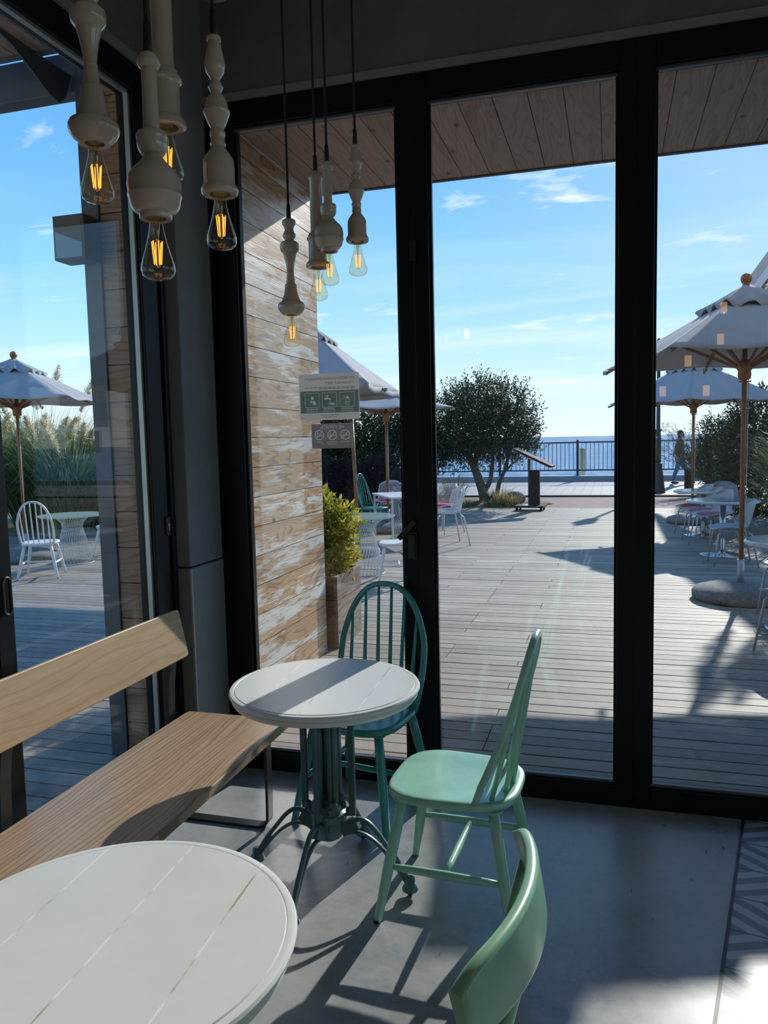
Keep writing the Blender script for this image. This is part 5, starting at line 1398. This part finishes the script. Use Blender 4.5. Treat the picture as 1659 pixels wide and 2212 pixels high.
# right side hedge and trees
shrub('ivy_hedge', (2.75, 13.6, 0), [(0, 0, 0.6, 0.62, 0.6, 0.75), (0, 0, 1.3, 0.60, 0.6, 0.7), (0.1, 0, 1.9, 0.5, 0.5, 0.5)], 20000, 0.085, 'ivy_leaf', 'dense dark glossy column of foliage behind the right parasol pole', 'hedge', 0.06, 0.1, None, 0.75)
shrub('evergreen_tree', (2.45, 17.6, 0), [(0, 0, 0.95, 0.42, 0.45, 0.55), (0.05, 0, 1.5, 0.38, 0.4, 0.5), (0.25, 0, 0.6, 0.4, 0.4, 0.4)], 8000, 0.085, 'ivy_leaf', 'small round dark shrub right of the lamp post', 'shrub', 0.05)
shrub('evergreen_tree', (3.95, 12.9, 0), [(0, 0, 1.0, 0.9, 0.7, 1.0), (0.1, 0, 2.1, 0.9, 0.7, 0.8), (-0.2, 0, 1.6, 0.8, 0.7, 0.8)], 20000, 0.10, 'dark_leaf', 'dark green tree at the right edge behind the pampas grass', 'tree', 0.07, 0.4)
# feathery tamarisk by the lamp post
t = empty('tamarisk', (2.55, 19.2, 0)); tag(t, 'thin feathery branched shrub against the sky right of the lamp post', 'shrub')
b = MB(); fb = MB()
for i in range(46):
    a = rr.uniform(PI*0.62, PI*1.25) if i % 3 else rr.uniform(0, 2*PI); l = rr.uniform(0.9, 2.1); el = rr.uniform(0.75, 1.35)
    pts = [Vector((0.08*math.cos(a), 0.08*math.sin(a), 0.3))]; d = Vector((math.cos(a)*math.cos(el), math.sin(a)*math.cos(el)*0.6, math.sin(el)))
    for k in range(7):
        pts.append(pts[-1]+d*(l/7)); d = (d+rvec(rr)*0.14+Vector((math.cos(a), 0, 0))*0.06).normalized()
    limb(b, pts, 0.012, 0.003, 5)
    for p in pts[2:]:
        for q in range(9):
            ld = (d+rvec(rr)*0.9).normalized(); nn = rvec(rr); nn = (nn-ld*nn.dot(ld)).normalized()
            leaf_quad(fb, p+rvec(rr)*0.06, ld, nn, rr.uniform(0.06, 0.14), 0.012)
b.build('branches', 'bark', t); fb.build('foliage', 'ivy_leaf', t)

def blade(b, p, a, l, bend, w, rr, seg=6, el0=None):
    """one arching grass blade"""
    el = el0 if el0 is not None else rr.uniform(1.1, 1.5)
    d = Vector((math.cos(a)*math.cos(el), math.sin(a)*math.cos(el), math.sin(el)))
    sd_ = Vector((-math.sin(a), math.cos(a), 0)); p = Vector(p); o = len(b.v)
    for i in range(seg+1):
        u = i/seg; ww = w*(1-u**2)*0.5+0.0004
        b.v += [tuple(p-sd_*ww), tuple(p+sd_*ww)]
        p = p+d*(l/seg); el -= bend/seg*(0.4+1.6*u)
        d = Vector((math.cos(a)*math.cos(el), math.sin(a)*math.cos(el), math.sin(el)))
    for i in range(seg): b.f.append((o+2*i, o+2*i+1, o+2*i+3, o+2*i+2)); b.sm.append(True)
def tuft(name, loc, nb, l, w, spread, mat, label, cat, group=None, bend=(0.5, 2.2), plumes=None, plume_h=None, tops=None):
    t = empty(name, loc); tag(t, label, cat, group); b = MB()
    for i in range(nb):
        a = rr.uniform(0, 2*PI); r_ = spread*math.sqrt(rr.random())
        blade(b, (r_*math.cos(a), r_*math.sin(a), 0), a+rr.uniform(-0.7, 0.7), l*rr.uniform(0.55, 1.1), rr.uniform(*bend), w, rr)
    b.build('blades', mat, t)
    if plumes:
        for i in range(plumes):
            a = 2*PI*i/plumes+rr.uniform(-0.4, 0.4); h = rr.uniform(*plume_h); r_ = rr.uniform(0.0, spread*0.9)
            p0 = Vector((r_*math.cos(a), r_*math.sin(a), 0)); lean = rr.uniform(0.08, 0.30)
            top = p0+Vector((math.cos(a)*lean*h, math.sin(a)*lean*h, h*0.97)) if not tops else Vector(tops[i])
            s_ = MB(); mid = lerp(p0, top, 0.55)-Vector((math.cos(a), math.sin(a), 0))*lean*h*0.12
            q = lerp(p0, top, 0.74)-Vector((math.cos(a), math.sin(a), 0))*lean*h*0.06
            s_.tube([p0, mid, q], 0.006, 5); st = s_.build('stalk', 'strawgrass', t)
            f = MB(); L_ = (top-q).length; ax = (top-q).normalized(); dr = Vector((math.cos(a), math.sin(a), 0))
            for k in range(430):
                u = rr.random(); base = q+ax*(L_*u)+dr*(0.10*u*u)
                dd = (rvec(rr)*0.75+ax*0.9-Vector((0, 0, 0.35*u))).normalized(); nn = rvec(rr); nn = (nn-dd*nn.dot(dd)).normalized()
                ln = 0.20*(0.35+math.sin(PI*min(1, u*0.85+0.12)))*rr.uniform(0.6, 1.1)
                leaf_quad(f, base, dd, nn, ln*0.8, 0.017)
            f.build('plume', 'plume', st)
    return t
GP = 'pampas grass clumps along the left of the terrace'
tuft('pampas_grass', (-11.5, 10.2, 0), 2600, 2.75, 0.022, 0.55, 'grass', 'tall pampas clump behind the left parasol pole', 'grass', GP, plumes=18, plume_h=(1.95, 2.5))
tuft('pampas_grass', (-10.35, 9.6, 0), 2400, 2.45, 0.022, 0.50, 'grass', 'pampas clump arching over the left wire table', 'grass', GP, (0.8, 2.4), plumes=17, plume_h=(1.8, 2.35))
tuft('pampas_grass', (-9.55, 10.4, 0), 1800, 1.9, 0.020, 0.45, 'grass', 'pampas clump with upright plumes next to the pier edge', 'grass', GP, plumes=13, plume_h=(1.75, 2.2))
tuft('pampas_grass', (-12.9, 9.8, 0), 1800, 2.7, 0.022, 0.55, 'grass', 'pampas clump at the far left beside the door post', 'grass', GP, plumes=12, plume_h=(2.0, 2.5))
tuft('pampas_grass', (-13.2, 12.2, 0), 1200, 2.6, 0.02, 0.5, 'grass', 'tallest pampas clump whose plumes show above the left parasol', 'grass', GP, plumes=6, plume_h=(3.3, 3.75))
shrub('evergreen_tree', (-12.3, 13.3, 0), [(0, 0, 0.7, 1.6, 0.8, 0.75), (1.6, 0, 0.7, 1.4, 0.8, 0.7), (3.0, 0.2, 0.6, 1.2, 0.8, 0.7)], 6500, 0.12, 'dark_leaf', 'low dark hedge behind the pampas grass on the left', 'hedge', 0.05)
tuft('pampas_grass', (3.3, 10.5, 0), 1300, 2.3, 0.022, 0.40, 'grass', 'pampas clump at the right edge beside the large parasol', 'grass', None, (0.7, 2.3), plumes=6, plume_h=(2.3, 2.9))
tuft('pampas_grass', (2.72, 9.1, 0), 260, 1.7, 0.02, 0.28, 'grass', 'pampas clump whose one high plume hangs above the right parasol', 'grass', None, plumes=3, plume_h=(3.75, 3.95), tops=[(-0.62, 0, 3.78), (-0.42, 0.1, 3.98), (-0.30, -0.1, 3.7)])
GO = 'grass tufts in the bed under the olive tree'
tuft('grass_tuft', (-3.75, 15.55, 0.05), 260, 0.85, 0.014, 0.20, 'greengrass', 'tall grey green grass tuft left of the olive trunk', 'grass', GO, (0.3, 1.4))
tuft('grass_tuft', (-4.15, 15.45, 0.05), 200, 0.50, 0.010, 0.18, 'strawgrass', 'straw coloured tuft at the left end of the olive bed', 'grass', GO)
tuft('grass_tuft', (-2.62, 15.6, 0.05), 260, 0.50, 0.010, 0.22, 'strawgrass', 'straw coloured tuft just right of the olive trunk', 'grass', GO)
tuft('grass_tuft', (-2.28, 15.35, 0.03), 260, 0.40, 0.010, 0.22, 'strawgrass', 'low straw coloured tuft beside the menu stand', 'grass', GO)
tuft('grass_tuft', (-2.75, 15.25, 0.0), 200, 0.26, 0.010, 0.25, 'greengrass', 'low green tuft in front of the olive trunk', 'grass', GO)
tuft('grass_tuft', (-3.4, 15.2, 0.0), 200, 0.26, 0.010, 0.25, 'greengrass', 'low green tuft at the deck edge left of the olive trunk', 'grass', GO)

# ------------------------------------------------------------------ people
def skin_body(name, verts, edges, mat, parent, root=0):
    me = bpy.data.meshes.new(name); me.from_pydata([v[0] for v in verts], edges, []); me.update()
    o = bpy.data.objects.new(name, me); col.objects.link(o)
    if parent is not None: o.parent = parent
    sk = o.modifiers.new('skin', 'SKIN'); sk.use_smooth_shade = True
    for sv, v in zip(me.skin_vertices[0].data, verts):
        r = v[1]; sv.radius = r if isinstance(r, tuple) else (r, r)
    me.skin_vertices[0].data[root].use_root = True
    su = o.modifiers.new('subd', 'SUBSURF'); su.levels = 2; su.render_levels = 2
    me.materials.append(M[mat])
    return o
def hand(verts, edges, wrist_i, w, d, side, curl=0.5):
    """palm, four unequal bent fingers and a thumb leaving the side of the palm"""
    d = Vector(d).normalized(); s_ = Vector(side).normalized(); n = d.cross(s_)
    palm = len(verts); verts.append((tuple(Vector(w)+d*0.05), (0.034, 0.014))); edges.append((wrist_i, palm))
    for k, ln in enumerate((0.066, 0.076, 0.070, 0.055)):
        o = Vector(w)+d*0.085+s_*(0.027-0.018*k)
        a = len(verts); verts.append((tuple(o), 0.0088)); edges.append((palm, a))
        b1 = len(verts); verts.append((tuple(o+d*ln*0.5+n*ln*0.15*curl), 0.008)); edges.append((a, b1))
        c = len(verts); verts.append((tuple(o+d*ln*(0.95-0.3*curl)+n*ln*0.55*curl), 0.0066)); edges.append((b1, c))
    a = len(verts); verts.append((tuple(Vector(w)+d*0.035+s_*0.040), 0.010)); edges.append((palm, a))
    b1 = len(verts); verts.append((tuple(Vector(w)+d*0.075+s_*0.055+n*0.012), 0.0085)); edges.append((a, b1))
def head(parent, c, face, hair_mat='hair'):
    """head with eyes at half height, nose, mouth and ears, turned towards face"""
    q = Vector((0, -1, 0)).rotation_difference(Vector(face)).to_matrix().to_4x4(); T_ = Matrix.Translation(c) @ q
    b = MB(); b.sphere((0, 0, 0), 0.1, 20, 14, (0.76, 0.95, 1.16)); b.sphere((0, -0.082, -0.02), 0.018, 8, 6, (0.8, 1.2, 1.5)); b.sphere((0, -0.05, -0.085), 0.042, 10, 6)
    for s_ in (-1, 1): b.sphere((s_*0.077, 0.008, -0.005), 0.03, 8, 6, (0.35, 0.7, 1.1))
    b.v = [tuple(T_ @ Vector(v)) for v in b.v]; h = b.build('head', 'skin', parent)
    b = MB()
    for s_ in (-1, 1): b.sphere((s_*0.030, -0.085, 0.006), 0.010, 8, 6)
    b.box(-0.022, 0.022, -0.098, -0.080, -0.060, -0.054)
    b.v = [tuple(T_ @ Vector(v)) for v in b.v]; b.build('eyes_and_mouth', 'black', h)
    b = MB(); b.sphere((0, 0.022, 0.028), 0.108, 20, 12, (0.80, 0.92, 1.02)); b.sphere((0, 0.055, -0.07), 0.075, 14, 8, (1, 0.7, 1.2))
    b.v = [tuple(T_ @ Vector(v)) for v in b.v]; b.build('hair', hair_mat, h)
# person sitting with back to the window
t = empty('person', (-4.25, 12.60, 0), R(10)); tag(t, 'person in black jacket and grey jeans sitting beyond the square table', 'person')
V, E_ = [], []
V += [((0, 0.05, 0.52), (0.15, 0.12)), ((0, 0.10, 0.70), (0.15, 0.11)), ((0, 0.10, 0.90), (0.165, 0.11)), ((0, 0.08, 1.02), (0.12, 0.085)), ((0, 0.06, 1.10), 0.05)]
E_ += [(0, 1), (1, 2), (2, 3), (3, 4)]
for s_ in (-1, 1):
    i = len(V); V += [((s_*0.20, 0.09, 0.98), 0.065), ((s_*0.26, 0.0, 0.74), 0.05), ((s_*0.17, -0.20, 0.62), 0.034)]; E_ += [(3, i), (i, i+1), (i+1, i+2)]
    hand(V, E_, i+2, (s_*0.17, -0.20, 0.62), (-s_*0.4, -0.9, -0.15), (-s_, 0.3, 0), 0.5)
    i = len(V); V += [((s_*0.10, -0.02, 0.50), 0.095), ((s_*0.13, -0.42, 0.52), 0.068), ((s_*0.14, -0.40, 0.27), 0.055), ((s_*0.14, -0.38, 0.08), 0.04), ((s_*0.15, -0.50, 0.035), 0.036)]
    E_ += [(0, i), (i, i+1), (i+1, i+2), (i+2, i+3), (i+3, i+4)]
body = skin_body('body', V, E_, 'skin', t)
V, E_ = [((0, 0.05, 0.50), (0.17, 0.14)), ((0, 0.10, 0.70), (0.172, 0.13)), ((0, 0.10, 0.90), (0.19, 0.13)), ((0, 0.08, 1.03), (0.13, 0.095))], [(0, 1), (1, 2), (2, 3)]
for s_ in (-1, 1):
    i = len(V); V += [((s_*0.20, 0.09, 0.98), 0.082), ((s_*0.26, 0.0, 0.74), 0.066), ((s_*0.18, -0.17, 0.63), 0.048)]; E_ += [(3, i), (i, i+1), (i+1, i+2)]
skin_body('jacket', V, E_, 'blackcloth', t)
V, E_ = [((0, 0.04, 0.50), (0.165, 0.125))], []
for s_ in (-1, 1):
    i = len(V); V += [((s_*0.10, -0.05, 0.50), 0.105), ((s_*0.13, -0.42, 0.52), 0.078), ((s_*0.14, -0.40, 0.27), 0.066), ((s_*0.14, -0.38, 0.08), 0.055)]; E_ += [(0, i), (i, i+1), (i+1, i+2), (i+2, i+3)]
skin_body('jeans', V, E_, 'greyjeans', t)
for s_ in (-1, 1): b = MB(); b.sphere((s_*0.148, -0.455, 0.045), 0.05, 12, 8, (0.95, 2.5, 0.9)); b.build('shoe', 'black', t)
head(t, (0, 0.04, 1.21), (0.1, -0.95, 0.0))
# person walking on the promenade behind the parasol pole
t = empty('person', (2.20, 23.9, 0), R(75)); tag(t, 'person in brown coat and blue jeans walking between lamp post and right parasol pole', 'person')
V, E_ = [((0, 0, 0.92), (0.145, 0.11)), ((0, 0, 1.12), (0.14, 0.10)), ((0, 0.01, 1.34), (0.165, 0.11)), ((0, 0.01, 1.44), (0.12, 0.085)), ((0, 0.0, 1.53), 0.05)], [(0, 1), (1, 2), (2, 3), (3, 4)]
for s_ in (-1, 1):
    i = len(V); y = -0.10*s_
    V += [((s_*0.21, 0.01, 1.40), 0.06), ((s_*0.25, y*0.6+0.05, 1.12), 0.047), ((s_*0.24, y-0.04, 0.90), 0.033)]; E_ += [(3, i), (i, i+1), (i+1, i+2)]
    hand(V, E_, i+2, (s_*0.24, y-0.04, 0.90), (0, -0.15, -1), (0, -1, 0), 0.5)
    i = len(V); k = 0.24*s_
    V += [((s_*0.09, 0, 0.86), 0.092), ((s_*0.095, -k*0.55-0.03, 0.48), 0.062), ((s_*0.095, -k, 0.09), 0.042), ((s_*0.10, -k-0.14, 0.036), 0.036)]
    E_ += [(0, i), (i, i+1), (i+1, i+2), (i+2, i+3)]
skin_body('body', V, E_, 'skin', t)
V, E_ = [((0, 0, 0.72), (0.19, 0.15)), ((0, 0, 0.95), (0.17, 0.135)), ((0, 0, 1.14), (0.165, 0.125)), ((0, 0.01, 1.34), (0.19, 0.13)), ((0, 0.01, 1.45), (0.13, 0.095))], [(0, 1), (1, 2), (2, 3), (3, 4)]
for s_ in (-1, 1):
    i = len(V); y = -0.10*s_
    V += [((s_*0.21, 0.01, 1.40), 0.077), ((s_*0.25, y*0.6+0.05, 1.12), 0.062), ((s_*0.24, y-0.03, 0.93), 0.048)]; E_ += [(4, i), (i, i+1), (i+1, i+2)]
skin_body('coat', V, E_, 'browncloth', t)
V, E_ = [((0, 0, 0.90), (0.15, 0.12))], []
for s_ in (-1, 1):
    i = len(V); k = 0.24*s_
    V += [((s_*0.09, 0, 0.82), 0.10), ((s_*0.095, -k*0.55-0.03, 0.48), 0.074), ((s_*0.095, -k, 0.10), 0.056)]; E_ += [(0, i), (i, i+1), (i+1, i+2)]
skin_body('jeans', V, E_, 'jeans', t)
for s_ in (-1, 1): b = MB(); b.sphere((s_*0.098, -0.24*s_-0.085, 0.048), 0.05, 12, 8, (0.95, 2.6, 0.95)); b.build('shoe', 'black', t)
head(t, (0, -0.01, 1.64), (0, -1, 0))
